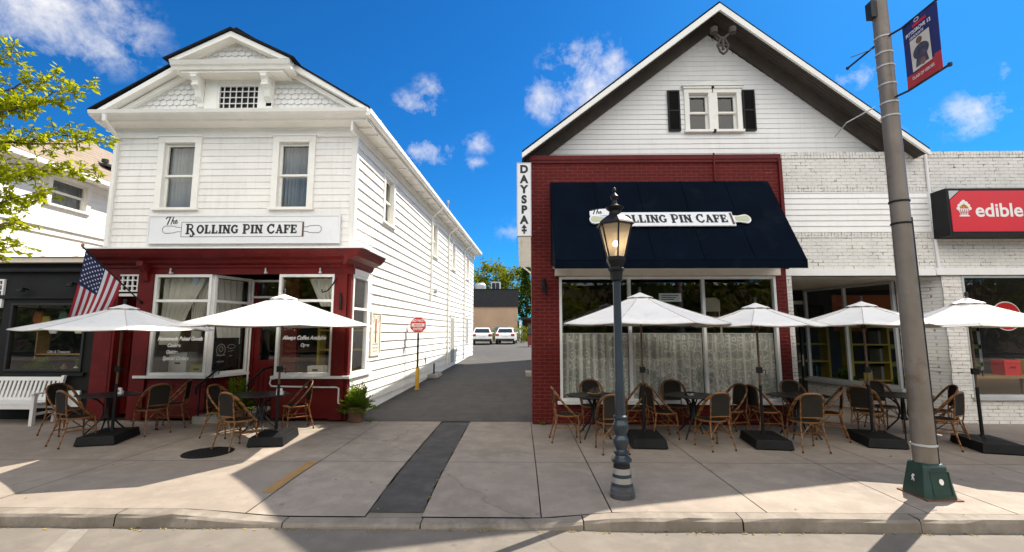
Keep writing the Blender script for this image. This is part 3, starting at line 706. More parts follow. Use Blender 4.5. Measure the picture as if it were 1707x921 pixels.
drape(c, 0, 0, 1.6, 3.08, -.22, 6, .035, lambda t: (-7.98, -7.55 + .55 * t ** 1.6), 4); drape(c, 0, 0, 1.75, 3.08, -.3, 6, .035, lambda t: (-7.35 - .1 * t, -7.15 + .38 * t ** 2), 5)
c.build('curtain', M['curtain'], sw, smooth=True)
sw = shop_window(cafe, FL, .03, 1.02, .955, 3.14, 2.56)
c = MB(FL); drape(c, 0, 0, 1.6, 3.08, -.2, 5, .035, lambda t: (.42 - .3 * t, .98), 6); c.build('curtain', M['curtain'], sw, smooth=True)
# chalked menu inside the angled pane
c = MB(FL); c.box(.22, .88, -.16, -.14, 1.05, 1.75); cb_ = c.build('chalk_board', M['ink'], sw)
c = MB(FL)
c.ribbon(arc(.42, 1.48, .11, .13, 0, 360, 14), .018, -.14); c.ribbon(arc(.42, 1.50, .05, .06, 0, 360, 10), .016, -.14); c.ribbon([(.31, 1.36), (.53, 1.36)], .02, -.14)
c.ribbon(arc(.68, 1.55, .1, .045, 0, 360, 12), .014, -.14); c.ribbon([(.6, 1.44), (.76, 1.46)], .014, -.14); c.ribbon([(.64, 1.34), (.72, 1.34)], .014, -.14); c.ribbon([(.34, 1.22), (.5, 1.22)], .03, -.14)
c.build('chalk_drawing', M['greycurtain'], cb_, recalc=False)
sw2 = shop_window(cafe, F, -5.27, -4.04, .955, 3.14, 2.56)
c = MB(F); drape(c, 0, 0, 2.45, 3.08, -.3, 5, .03, lambda t: (-4.75 + .3 * (1 - t), -4.1), 7); c.build('curtain', M['curtain'], sw2, smooth=True)
sw3 = shop_window(cafe, FS, .10, 1.0, .955, 3.15, 2.40)
MB(F).poly((-5.28, -.02, .95), (-5.28, -1.0, .95), (-5.28, -1.0, 3.14), (-5.28, -.02, 3.14)).build('return_pane', M['shopglass'], cafe)
def script_lines(par, lines):
    for s_, u, z, sz in lines: text(par, F, s_, u, z, sz, 'lettering', -.012, .004, .35, sx=.82)
script_lines(sw, [('Homemade Baked Goods', -7.88, 1.70, .115), ('Cookies', -7.66, 1.56, .105), ('Quiche', -7.68, 1.42, .105), ('Special Orders', -7.74, 1.28, .115)])
script_lines(sw2, [('Always Coffee Available', -5.14, 1.72, .118), ('Open', -4.75, 1.57, .1)])
# entrance door at the back of the recess
d = MB(); d.box(-6.46, -6.30, 10.94, 11.06, .17, 3.14); d.box(-5.62, -5.28, 10.94, 11.06, .17, 3.14); d.box(-6.30, -5.62, 10.94, 11.06, 2.50, 2.66); d.build('door_frame', M['red'], cafe)
D = MB(); D.F = front(10.98); frame_boxes(D, -6.30, -5.62, .19, 2.50, .13, -.045, .01); D.box(-6.17, -5.75, -.03, .0, .32, 1.15); D.box(-6.17, -5.75, -.035, .006, 1.10, 1.22)
dr = D.build('entrance_door', M['red'], cafe, bevel=.004)
MB(front(10.985)).poly((-6.18, 0, 1.2), (-5.74, 0, 1.2), (-5.74, 0, 2.4), (-6.18, 0, 2.4)).build('pane', M['shopglass'], dr)
d = MB(); d.tube([(-5.69, 10.90, 1.0), (-5.69, 10.90, 1.3)], .014, 6); d.tube([(-5.69, 10.90, 1.02), (-5.69, 10.97, 1.02)], .01, 6); d.tube([(-5.69, 10.90, 1.28), (-5.69, 10.97, 1.28)], .01, 6); d.build('handle', M['silver'], dr)
d = MB(front(11.02)); d.box(-6.12, -5.82, -.02, -.005, 2.02, 2.16); d.build('door_notice', M['signw'], dr)
tr_ = shop_window(cafe, front(10.95), -6.42, -5.62, 2.68, 3.12, None, .05)
c = MB(); c.tube([(-6.36, 9.98 + .9, .3), (-6.36, 10.88, 3.1)], .022, 6); c.build('conduit', M['alu'], cafe)
c = MB(); c.tube([(-5.20, 9.93, .90), (-5.30, 9.93, .88), (-5.32, 9.93, .80), (-5.28, 9.93, .74), (-4.2, 9.93, .72), (-3.90, 9.93, .72), (-3.84, 9.93, .70), (-3.84, 9.93, .40), (-3.80, 9.93, .38)], .017, 6); c.build('white_pipe', M['alu'], cafe, smooth=True)
for xx in (-7.65, -5.55, -4.35): c = MB(); c.box(xx - .025, xx + .025, 9.90, 9.96, 3.15, 3.19); c.box(xx - .012, xx + .012, 9.90, 9.93, 3.19, 3.27); c.build('hook', M['hvac'], cafe)
# left doorway with the small white lattice over it
d = MB(front(10.3)); frame_boxes(d, -8.80, -8.36, .1, 2.68, .1, -.05, .02); d.box(-8.72, -8.44, -.03, .0, .2, 1.0); ld = d.build('side_entrance', M['red'], cafe)
MB(front(10.32)).poly((-8.71, 0, .98), (-8.44, 0, .98), (-8.44, 0, 2.6), (-8.71, 0, 2.6)).build('pane', M['shopglass'], ld)
d = MB(front(9.99)); frame_boxes(d, -8.98, -8.30, 2.76, 3.14, .035, -.02, .03)
for i in range(1, 6): d.box(-8.98 + .68 * i / 6 - .014, -8.98 + .68 * i / 6 + .014, -.015, .02, 2.79, 3.11)
for i in range(1, 3): d.box(-8.95, -8.33, -.016, .019, 2.76 + .38 * i / 3 - .014, 2.76 + .38 * i / 3 + .014)
d.box(-8.98, -8.25, -.02, .02, 2.66, 2.72); d.build('lattice_transom', M['alu'], cafe)
c = MB(F); c.tube([(-4.0, .06, 3.05), (-4.03, .15, 2.9), (-4.10, .26, 2.75), (-4.2, .28, 2.72), (-4.22, .26, 2.78)], .016, 6)
c.tube([(-3.9, .06, 2.72), (-3.87, .10, 2.6), (-3.87, .1, 2.35)], .028, 8); c.build('iron_bracket', M['iron'], cafe, smooth=True)

# cafe sign board
sg = thing('sign_board', 'long white sign board with black lettering and rolling pin, above red shopfront', 'sign', (-6.1, 9.95, 3.8))
b = MB(F); b.box(-8.24, -3.98, .03, .075, 3.84, 4.44); frame_boxes(b, -8.26, -3.96, 3.82, 4.46, .03, .03, .09); b.build('board', M['signw'], sg)
b = MB(F)
def pin(b, u0, u1, zc, hh, n, w, hl):
    for L_ in ([(u0, zc - hh), (u0, zc + hh), (u1, zc + hh), (u1, zc - hh), (u0, zc - hh)],
               [(u0, zc + .05), (u0 - .1, zc + .05), (u0 - .16, zc + .075), *arc(u0 - hl + .08, zc, .085, .085, 90, 270, 8), (u0 - .16, zc - .075), (u0 - .1, zc - .05), (u0, zc - .05)],
               [(u1 + .03, zc + .05), (u1 + .11, zc + .05), (u1 + .16, zc + .075), *arc(u1 + hl - .08, zc, .085, .085, 90, -90, 8), (u1 + .16, zc - .075), (u1 + .11, zc - .05), (u1 + .03, zc - .05)]):
        b.ribbon(L_, w, n, .002)
pin(b, -7.50, -4.80, 4.135, .165, .075, .010, .42)
b.build('outline', M['charcoal'], sg, recalc=False)
b = MB(F); b.box(-4.80, -4.765, .075, .082, 3.97, 4.30); b.build('pin_end', mat('pin_brown', (.10, .045, .02), .6), sg)
b = MB(F); saloon(b, -7.40, -4.90, 4.045, .19, .076); the_script(b, -7.86, 4.235, .19, .076); b.build('lettering', M['ink'], sg, recalc=False)
# painted menu board on the alley wall
mb_ = thing('menu_board', 'tall narrow white board with red bottle picture on alley clapboards', 'sign', FS(1.35, .03, 1.3))
b = MB(FS); frame_boxes(b, 1.15, 1.82, 1.30, 2.38, .05, .02, .07); b.box(1.19, 1.78, .02, .05, 1.34, 2.34); b.build('board', M['creamf'], mb_)
b = MB(FS); b.box(1.45, 1.53, .05, .056, 1.62, 2.1); b.box(1.46, 1.52, .05, .057, 2.1, 2.2); b.build('red_picture', M['flagred'], mb_)
b = MB(FS); b.box(1.36, 1.62, .05, .054, 1.86, 1.90); b.box(1.3, 1.68, .05, .054, 1.57, 1.60); b.box(1.3, 1.68, .05, .054, 1.48, 1.51); b.box(1.34, 1.64, .05, .054, 1.40, 1.43); b.ribbon(arc(1.32, 2.2, .06, .08, 0, 360, 10), .02, .05); b.ribbon(arc(1.66, 2.2, .06, .08, 0, 360, 10), .02, .05); b.build('lettering', M['greycurtain'], mb_, recalc=False)

# entrance step and rails
st = MB(); st.box(-6.72, -5.55, 9.62, 10.95, 0, .165); tag(st.build('door_step', M['concstep'], bevel=.012), 'grey concrete step below the recessed red cafe door', 'step')
for x0, lab in ((-6.62, 'black iron handrail on left edge of the concrete step'), (-5.62, 'black iron handrail on right edge of the concrete step, behind the umbrella')):
    hr = thing('handrail', lab, 'railing', (x0, 9.7, 0))
    b = MB(); b.tube([(x0, 9.55, .62), (x0, 9.53, .70), (x0, 9.58, .78), (x0, 10.2, 1.08), (x0, 10.62, 1.10), (x0, 10.68, 1.07)], .022, 8); b.tube([(x0, 9.66, .24), (x0, 10.2, .34), (x0, 10.62, .36)], .012, 6); b.build('rail', M['iron'], hr, smooth=True)
    for y_, zt in ((9.66, .82), (9.85, .91), (10.04, 1.0), (10.23, 1.08), (10.42, 1.09), (10.6, 1.1)):
        b = MB(); b.tube([(x0, y_, .16), (x0, y_, zt)], .009 if 9.7 < y_ < 10.5 else .016, 6); b.build('baluster', M['iron'], hr)

# cafe interior bits seen through the glass
def crate(name, label, cat, x0, x1, y0, y1, z0, z1, m, group=None):
    t = thing(name, label, cat, ((x0 + x1) / 2, (y0 + y1) / 2, z0), group)
    b = MB(); th = .02
    b.box(x0, x0 + th, y0, y1, z0, z1); b.box(x1 - th, x1, y0, y1, z0, z1); b.box(x0 + th, x1 - th, y0, y0 + th, z0, z1); b.box(x0 + th, x1 - th, y1 - th, y1, z0, z1); b.box(x0 + th, x1 - th, y0 + th, y1 - th, z0, z0 + th)
    b.build('body', M[m], t); b = MB(); b.box((x0 + x1) / 2 - .06, (x0 + x1) / 2 + .06, y0 - .008, y0, (z0 + z1) / 2 - .015, (z0 + z1) / 2 + .02); b.build('label_holder', M['charcoal'], t)
    return t
def dining(name, label, x, y, rz, m, z=.02):
    t = thing(name, label, 'chair', (0, 0, 0))
    b = MB(); b.box(-.2, .2, -.2, .2, .43, .47); b.build('seat', M[m], t, bevel=.01)
    b = MB(); b.prism([(-.19, .60), (.19, .60), (.19, .86), (.1, .92), (-.1, .92), (-.19, .86)], 'y', -.21, -.18); b.build('backrest', M[m], t)
    for sx in (-1, 1):
        for sy in (-1, 1):
            b = MB(); b.tube([(sx * .18, sy * .18, 0), (sx * .17, sy * .18, .43)] + ([(sx * .16, -.2, .62)] if sy < 0 else []), .014, 6); b.build('leg', M[m], t)
    t.location = (x, y, z); t.rotation_euler = (0, 0, rz); return t
dining('dining_chair', 'pale wooden chair inside the cafe, behind its right window', -4.75, 11.2, R(200), 'wood')
dining('dining_chair', 'pale wooden chair inside the cafe, nearest its corner window', -4.25, 11.1, R(165), 'wood')
crate('white_box', 'small white storage box on counter behind right cafe window', 'box', -4.72, -4.38, 10.35, 10.6, .955, 1.13, 'signw')
t = thing('window_counter', 'low dark wooden counter inside the right cafe window', 'counter', (-4.6, 10.6, .02)); b = MB(); b.box(-5.2, -4.0, 10.3, 10.75, .90, .95); b.build('top', M['wood'], t); b = MB(); b.box(-5.1, -4.1, 10.36, 10.7, .02, .90); b.build('cabinet', M['dark'], t)
t = thing('shelf_unit', 'yellow framed shelf unit inside the right cafe window', 'shelf', (-4.6, 12.2, .02))
for xx in (-5.25, -3.9): b = MB(); b.box(xx, xx + .06, 12.0, 12.4, .02, 2.3); b.build('upright', M['ylwshelf'], t)
for z in (.9, 1.4, 1.9): b = MB(); b.box(-5.19, -3.9, 12.0, 12.4, z, z + .04); b.build('shelf', M['ylwshelf'], t)
crate('grey_box', 'grey storage box behind the lettering of left cafe window', 'box', -7.85, -7.45, 10.35, 10.7, .955, 1.42, 'hvac')
crate('olive_box', 'olive green box inside left cafe window, beside the grey one', 'box', -7.4, -7.1, 10.4, 10.7, .955, 1.15, 'olive')
t = MB(); t.box(-8.0, -6.8, 10.25, 10.75, .02, .95); tag(t.build('indoor_bench', M['wood']), 'wooden bench inside the left cafe window', 'bench')

# ------------------------------------------------------------------ far left: black shop, white house behind
ds = thing('black_shop', 'low black shopfront with big display window left of the red cafe front', 'building', (-12, 10.15, 0))
F2 = front(10.15)
wn = (-11.35, -9.62, 1.02, 2.52)
b = MB(F2); wallsheet(b, -18, -9.26, 0, 3.45, [wn, (-12.4, -11.55, 1.02, 3.06)]); b.box(-18, -9.27, 0, .05, 2.62, 2.70); b.box(-18, -9.27, 0, .10, 3.22, 3.30); b.box(-18, -9.27, .0, .03, .62, .96)
b.build('front_wall', M['blackfront'], ds, recalc=False)
b = MB(F2); b.box(-18, -9.36, -.02, .16, 3.42, 3.53); b.build('eave_board', M['creamf'], ds)
b = MB(); b.add([(-18, 9.95, 3.54), (-9.3, 9.95, 3.54), (-9.3, 14.5, 4.0), (-18, 14.5, 4.0)], [(0, 1, 2, 3)]); b.build('roof', M['tanroof'], ds, recalc=False)
b = MB(); b.poly((-18, 13.6, 0), (-9.27, 13.6, 0), (-9.27, 13.6, 3.5), (-18, 13.6, 3.5)); b.poly((-9.27, 10.16, 0), (-9.27, 13.6, 0), (-9.27, 13.6, 3.5), (-9.27, 10.16, 3.5)); b.poly((-18, 10.16, .03), (-9.27, 10.16, .03), (-9.27, 13.6, .03), (-18, 13.6, .03)); b.build('interior_wall', M['dark'], ds, recalc=False)
shop_window(ds, F2, *wn, None, .05, 'charcoal')
b = MB(F2); b.box(-11.45, -9.5, .0, .09, .93, 1.0); b.build('window_ledge', M['blackfront'], ds)
b = MB(F2); b.box(-12.1, -9.55, .02, .06, .25, .62); b.build('kick_panel', M['signw'], ds)
b = MB(F2); frame_boxes(b, -12.4, -11.56, 2.42, 3.06, .04, -.02, .04)
for i in range(1, 6): b.box(-12.4 + .84 * i / 6 - .012, -12.4 + .84 * i / 6 + .012, -.015, .02, 2.45, 3.03)
for i in range(1, 5): b.box(-12.37, -11.59, -.016, .019, 2.42 + .64 * i / 5 - .012, 2.42 + .64 * i / 5 + .012)
b.box(-12.4, -11.56, -.02, .04, 1.02, 1.08); b.build('lattice_window', M['alu'], ds)
MB(F2).poly((-12.4, -.05, 1.02), (-11.56, -.05, 1.02), (-11.56, -.05, 3.06), (-12.4, -.05, 3.06)).build('pane', M['shopglass'], ds)
text(ds, F2, 'Gifts & Treasures', -10.45, 1.42, .085, 'greycurtain', -.01, .001, .2, 'LEFT', sx=.85)
for xx, z in ((-11.05, 2.83), (-9.95, 2.95)):
    b = MB(F2); b.tube([(xx, .0, z), (xx, .12, z + .02)], .02, 6); b.lathe([(.0, 0), (.06, .0), (.07, -.05), (.09, -.07)], 12, (xx, .14, z)); b.build('spot_lamp', M['black'], ds)
hk = ['orange', 'ylwshelf', 'flagwhite', 'teal', 'olive', 'creamf', 'ylwshelf', 'terracotta']
names = ['rust orange', 'bright yellow', 'off-white', 'teal', 'olive green', 'cream', 'golden yellow', 'brown']
for i, m in enumerate(hk):
    x0 = -11.2 + .2 * i; z = 2.28 - .12 * (i % 3); t = thing('hanging_cushion', names[i] + ' cloth bag hanging ' + ('first from left' if i == 0 else 'right of the ' + names[i - 1] + ' one') + ' in the black shop window', 'bag', (x0, 10.6, z - .2), 'cloth bags hanging in the black shop window')
    b = MB(); b.prism([(x0 - .11, z - .12), (x0 - .07, z - .20), (x0 + .08, z - .2), (x0 + .11, z - .1), (x0 + .08, z + .08), (x0 - .08, z + .09)], 'y', 10.57, 10.63); b.build('body', M[m], t, bevel=.02)
    b = MB(); b.tube([(x0 - .05, 10.6, z + .08), (x0, 10.6, z + .22), (x0 + .05, 10.6, z + .08)], .008, 5); b.build('strap', M['charcoal'], t)
t = thing('display_stand', 'dark display stand of shelves inside the black shop window', 'shelf', (-10.5, 11.0, .03))
for z in (.9, 1.35): b = MB(); b.box(-11.3, -9.7, 10.7, 11.0, z, z + .03); b.build('shelf', M['wood'], t)
for xx in (-11.3, -9.73): b = MB(); b.box(xx, xx + .03, 10.7, 11.0, .03, 1.9); b.build('upright', M['wood'], t)
kd = [(-11.0, .15, 'hvac', 'grey'), (-10.7, .22, 'terracotta', 'brown'), (-10.4, .18, 'creamf', 'cream'), (-10.0, .3, 'teal', 'teal'), (-9.85, .2, 'olive', 'olive')]
for xx, h, m, nm in kd:
    b = MB(); b.lathe([(.05, 0), (.08, h * .3), (.075, h * .6), (.03, h * .85), (.04, h)], 14, (xx, 10.85, .93)); tag(b.build('vase', M[m], smooth=True), nm + ' vase on lower shelf in the black shop window', 'vase', 'vases in the black shop window')

hs = thing('white_house', 'white clapboard house with tan hipped shingle roof rising behind the black shop', 'house', (-16, 15, 0))
FH = wallframe(-12.5, 9.2, 0, 1)
b = MB(FH); hw = (2.55, 3.55, 5.30, 6.0)
clap(b, 1.3, 12, 2.5, 6.25, .15, [hw], .010); b.box(1.3, 12, 0, .05, 4.45, 4.62); b.box(1.3, 12, .0, .10, 4.62, 4.66)
b.F = wallframe(-20, 10.5, 1, 0); clap(b, 0, 7.5, 2.5, 6.25, .15, [], .012)
b.build('wall', M['siding'], hs, recalc=False)
sash_window(hs, FH, *hw, cw=.12, cur='greycurtain', seed=20)
b = MB(); ev = 6.22; X0, X1, Y0, Y1 = -20.4, -12.05, 10.1, 20.6; ax, ay, az = -14.35, 14.5, 8.15
P0, P1, P2, P3, A0, A1 = (X0, Y0, ev), (X1, Y0, ev), (X1, Y1, ev), (X0, Y1, ev), (ax, ay, az), (-18.3, ay, az)
b.add([P0, P1, P2, P3, A0, A1], [(0, 1, 4, 5), (1, 2, 4), (2, 3, 5, 4), (3, 0, 5)])
for i in range(14):
    f = (i + .3) / 14; zz = ev + (az - ev) * f; ya = Y0 + (ay - Y0) * f; yb_ = Y1 + (ay - Y1) * f; xx = X1 + (ax - X1) * f
    b.add([(xx, ya, zz + .002), (xx, yb_, zz + .002), (xx + .01, yb_, zz + .022), (xx + .01, ya, zz + .022)], [(0, 1, 2, 3)])
    b.add([(xx + .01, ya, zz + .022), (xx + .01, yb_, zz + .022), (xx - .16, yb_, zz + .158), (xx - .16, ya, zz + .158)], [(0, 1, 2, 3)])
b.build('roof', M['tanroof'], hs, recalc=False)
b = MB(FH); b.box(.9, 12, .0, .43, 6.14, 6.17); b.box(.9, 12, .38, .48, 6.12, 6.24); b.build('eave', M['trim'], hs)
b = MB(); b.tube([(-13.0, 13.75, 7.15), (-13.0, 13.75, 7.25)], .09, 8); b.box(-13.05, -12.7, 13.5, 13.95, 6.96, 7.04); b.build('roof_vent', M['charcoal'], hs)

# ------------------------------------------------------------------ right: red shopfront under the gabled house
rb = thing('gabled_shop_building', 'white gabled building with dark red brick cafe front and navy awning', 'building', (3, 9.8, 0))
F3 = front(9.8)
rw = (.83, 5.36, .47, 3.04)
b = MB(F3); wallsheet(b, .25, 5.62, -.05, 3.10, [(.83, 5.40, .47, 3.2)], depth=.15); wallsheet(b, .25, 5.62, 3.1, 5.62, [])
b.F = None
b.poly((.25, 9.8, -.05), (.25, 10.5, -.05), (.25, 10.5, 5.6), (.25, 9.8, 5.6)); b.poly((5.62, 9.8, 3.2), (5.62, 10.4, 3.2), (5.62, 10.4, 5.6), (5.62, 9.8, 5.6)); b.poly((.25, 10.5, -.05), (.6, 10.5, -.05), (.6, 10.5, 5.6), (.25, 10.5, 5.6))
b.build('brick_front', M['redbrick'], rb, recalc=False)
b = MB(); b.box(.22, 5.66, 9.755, 10.45, 5.62, 5.72); b.box(.23, 5.65, 9.77, 9.8, 5.555, 5.62); b.box(5.60, 5.67, 9.75, 9.80, 3.2, 5.62); b.build('coping', M['red'], rb)
b = MB(); b.tube([(4.22, 9.76, 5.75), (4.22, 9.76, 5.12)], .022, 6); b.build('conduit', M['red'], rb)
b = MB(F3); b.box(.74, 5.44, .0, .13, 3.06, 3.22); b.box(.70, 5.48, .0, .17, 3.22, 3.27); b.build('window_header', M['creamf'], rb)
f = MB(F3); frame_boxes(f, .83, 5.38, .47, 3.05, .055, -.08, .03)
for x in (2.31, 3.86): f.box(x - .03, x + .03, -.079, .027, .525, 2.995)
f.box(.77, 5.44, -.08, .09, .41, .468)
fo = f.build('shop_window', M['alu'], rb, bevel=.004)
for x0, x1 in ((.88, 2.28), (2.34, 3.83), (3.89, 5.33)): MB(F3).poly((x0, -.04, .5), (x1, -.04, .5), (x1, -.04, 3.02), (x0, -.04, 3.02)).build('pane', M['shopglass'], fo)
for i, (x0, x1) in enumerate(((.90, 2.29), (2.33, 3.84), (3.89, 5.34))):
    c = MB(F3); drape(c, x0, x1, .52, 1.84, -.16, 9, .036, seed=30 + i); c.build('lace_curtain', M['lace'], fo, smooth=True, recalc=False)
c = MB(F3); c.tube([(.88, -.14, 1.85), (5.34, -.14, 1.85)], .01, 6); c.build('curtain_rod', M['alu'], fo)
c = MB(F3); c.box(2.95, 3.42, -.07, -.06, 2.52, 2.70); nb = c.build('window_notice', M['signw'], fo)
c = MB(F3); [c.box(3.0, 3.36 - .05 * i, -.061, -.056, 2.64 - .04 * i, 2.655 - .04 * i) for i in range(3)]; c.build('lettering', M['charcoal'], nb)
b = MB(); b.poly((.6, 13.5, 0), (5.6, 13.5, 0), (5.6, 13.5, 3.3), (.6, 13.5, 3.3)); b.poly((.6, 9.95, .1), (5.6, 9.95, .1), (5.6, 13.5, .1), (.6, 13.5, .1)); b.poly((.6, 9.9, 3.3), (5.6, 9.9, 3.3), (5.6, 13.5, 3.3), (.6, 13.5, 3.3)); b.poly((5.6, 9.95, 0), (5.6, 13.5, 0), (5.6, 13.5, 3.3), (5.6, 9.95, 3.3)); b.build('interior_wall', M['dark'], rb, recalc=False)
# gabled house above and behind
FG = front(10.25)
gx = 4.42; ge = .40; gr = 8.44; gz0 = 5.60; gz1 = 9.09
gl = lambda z: (gx - 4.02 * (gz1 - .25 - z) / 3.1, gx + 4.02 * (gz1 - .25 - z) / 3.1)
gw = [(3.91, 4.36, 6.50, 7.36), (4.56, 5.01, 6.50, 7.36)]
b = MB(FG); clap(b, .4, 8.6, 5.58, 8.84, .118, gw, .011, gl); b.F = None
b.poly((.6, 10.27, 0), (1.0, 25, 0), (1.0, 25, 5.7), (.6, 10.27, 5.7)); b.poly((8.3, 10.27, 4.5), (8.6, 25, 0), (8.6, 25, 5.7), (8.3, 10.27, 5.7)); b.poly((1.0, 25, 0), (8.6, 25, 0), (8.6, 25, 5.7), (4.6, 25, 8.7), (1.0, 25, 5.7))
b.build('gable_wall', M['siding'], rb, recalc=False)
for i, w in enumerate(gw): sash_window(rb, FG, *w, cw=.10, cur=None, frame='trim', hood=0)
b = MB(FG); b.prism([(3.74, 7.54), (5.18, 7.54), (4.46, 7.66)], 'y', .0, .09); b.build('window_hood', M['trim'], rb)
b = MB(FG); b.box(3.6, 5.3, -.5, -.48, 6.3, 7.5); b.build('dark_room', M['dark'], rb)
for x0 in (3.42, 5.14):
    s = MB(FG); frame_boxes(s, x0, x0 + .28, 6.46, 7.44, .035, .02, .06)
    for i in range(22): z = 6.50 + .042 * i; s.add([(x0 + .035, .03, z), (x0 + .245, .03, z), (x0 + .245, .052, z + .034), (x0 + .035, .052, z + .034)], [(0, 1, 2, 3)])
    s.box(x0 + .035, x0 + .245, .02, .028, 6.49, 7.41); s.box(x0 + .035, x0 + .245, .02, .056, 6.93, 6.97); s.build('shutter', M['black'], rb)
# roof with deep dark soffit and white rake
ry0 = 9.60; ex0, ez0, ex1 = .05, 5.71, 8.72; apx, apz = gx + .04, 9.15
b = MB()
for (xe, xb) in ((ex0, .10), (ex1, 8.95)):
    vs = [(xe, ry0, ez0), (xb, 25.5, ez0), (apx + .3, 25.5, apz), (apx, ry0, apz)]
    b.add([(v[0], v[1], v[2] + d) for d in (.02, .062) for v in vs], [(0, 1, 2, 3), (7, 6, 5, 4), (0, 4, 5, 1), (1, 5, 6, 2), (2, 6, 7, 3), (3, 7, 4, 0)])
b.build('roof', M['roof'], rb)
b = MB()
for xe in (ex0, ex1):
    b.prism([(xe, ez0 + .01), (apx, apz + .01), (apx, apz - .15), (xe, ez0 - .10)], 'y', ry0 - .012, ry0 + .04)
b.build('rake_board', M['trim'], rb)
b = MB()
for xe in (ex0, ex1):
    n = 7
    for i in range(n):
        y0 = ry0 + .045 + (10.24 - ry0 - .05) * i / n; y1 = ry0 + .04 + (10.24 - ry0 - .05) * (i + 1) / n - .006
        b.add([(xe, y0, ez0 - .03), (xe, y1, ez0 - .03), (apx, y1, apz - .03), (apx, y0, apz - .03), (xe, y0, ez0 - .01), (xe, y1, ez0 - .01), (apx, y1, apz - .01), (apx, y0, apz - .01)], [(0, 1, 2, 3), (4, 5, 6, 7), (0, 1, 5, 4), (2, 3, 7, 6), (1, 2, 6, 5), (3, 0, 4, 7)])
    b.prism([(xe, ez0 - .032), (apx, apz - .032), (apx, apz - .30), (xe, ez0 - .28)], 'y', 10.12, 10.23)
b.build('soffit', M['soffit'], rb)
b = MB(); b.box(-.06, .06, 10.3, 25, 5.40, 5.52); b.box(.05, .8, 10.3, 25.2, 5.40, 5.44); b.tube([(.15, 24.9, 5.4), (.75, 24.9, 4.9), (.8, 24.9, 4.4)], .05, 6); b.build('side_gutter', M['trim'], rb)
b = MB(); b.tube([(apx, 9.9, 8.55), (apx, 9.75, 8.36), (apx, 9.55, 8.30)], .03, 6); b.tube([(apx - .18, 9.55, 8.42), (apx - .05, 9.55, 8.30), (apx + .05, 9.55, 8.30), (apx + .18, 9.55, 8.42)], .03, 6)
for sx in (-1, 1): b.tube([(apx + sx * .03, 9.55, 8.30), (apx + sx * .12, 9.55, 8.12), (apx + sx * .07, 9.55, 7.98), (apx, 9.55, 7.92)], .026, 6); b.lathe([(.03, 0), (.075, .02), (.08, .14), (.03, .17)], 10, (apx + sx * .2, 9.5, 8.36))
b.tube([(apx, 9.55, 8.3), (apx, 9.55, 8.02)], .035, 6); b.tube([(apx - .1, 9.55, 8.12), (apx + .1, 9.55, 8.12)], .022, 6)
b.build('gable_ornament', M['soffit'], rb, smooth=True)
b = MB(F3); b.tube([(.52, .0, 2.95), (.52, .08, 2.98), (.52, .10, 2.9)], .02, 6)
b.tube([(.50, .09, 2.98), (.53, .10, 2.70)], [.05, .035], 8); b.tube([(.47, .07, 2.92), (.46, .12, 2.78)], .02, 6); b.build('wall_lamp', M['iron'], rb)
# awning
aw = thing('awning', 'large navy canvas awning over the red shopfront windows', 'awning', (3, 9.7, 3.1))
at_, ab_ = (9.78, 5.12), (8.62, 3.22); ax0, ax1 = .66, 5.36
b = MB(); nu = 14; vs = []
for j in range(9):
    f_ = j / 8
    for i in range(nu + 1):
        sag = .028 * math.sin(math.pi * f_) * (1 - .6 * abs(math.cos(math.pi * i * 4 / nu)))
        vs.append((ax0 + (ax1 - ax0) * i / nu, at_[0] + (ab_[0] - at_[0]) * f_ + sag, at_[1] + (ab_[1] - at_[1]) * f_ - sag * .5))
b.add(vs, [(j * (nu + 1) + i, j * (nu + 1) + i + 1, (j + 1) * (nu + 1) + i + 1, (j + 1) * (nu + 1) + i) for j in range(8) for i in range(nu)])
for xx in (ax0, ax1): b.poly((xx, at_[0], at_[1]), (xx, ab_[0], ab_[1]), (xx, ab_[0], 3.07), (xx, at_[0], 3.30))
b.build('canvas', M['navy'], aw, smooth=True, recalc=False)
b = MB(); vs = []
for i in range(41): 
    xx = ax0 + (ax1 - ax0) * i / 40; vs += [(xx, ab_[0] - .004, ab_[1] + .005), (xx, ab_[0] - .004 + .006 * math.sin(i * 1.3), 3.065)]
b.add(vs, [(2 * i, 2 * i + 1, 2 * i + 3, 2 * i + 2) for i in range(40)]); b.build('valance', M['navy'], aw, smooth=True, recalc=False)
b = MB()
for k in range(1, 5):
    xx = ax0 + (ax1 - ax0) * k / 5; pts = []
    for j in range(9):
        f_ = j / 8; sag = .028 * math.sin(math.pi * f_) * .62; pts.append((xx, at_[0] + (ab_[0] - at_[0]) * f_ + sag - .006, at_[1] + (ab_[1] - at_[1]) * f_ - sag * .5 + .004))
    b.tube(pts, .007, 5)
b.tube([(ax0, ab_[0] - .008, 3.075), (ax1, ab_[0] - .008, 3.075)], .007, 5); b.tube([(ax0, ab_[0] - .004, ab_[1] + .006), (ax1, ab_[0] - .004, ab_[1] + .006)], .007, 5)
b.build('seam', M['navy'], aw, smooth=True)
b = MB()
for xx in (ax0 + .03, 2.2, 3.8, ax1 - .03): b.tube([(xx, 9.77, 4.98), (xx, 8.70, 3.15), (xx, 9.76, 3.32)], .015, 6)
b.tube([(ax0, 8.66, 3.2), (ax1, 8.66, 3.2)], .016, 6); b.build('frame', M['hvac'], aw)
L_ = math.hypot(1.16, 1.90); dv = (1.16 / L_, 1.90 / L_)
FA = lambda u, n, w: (u, 9.78 - 1.16 * .53 + w * dv[0] - n * dv[1] + 0, 5.12 - 1.90 * .53 + w * dv[1] + n * dv[0])
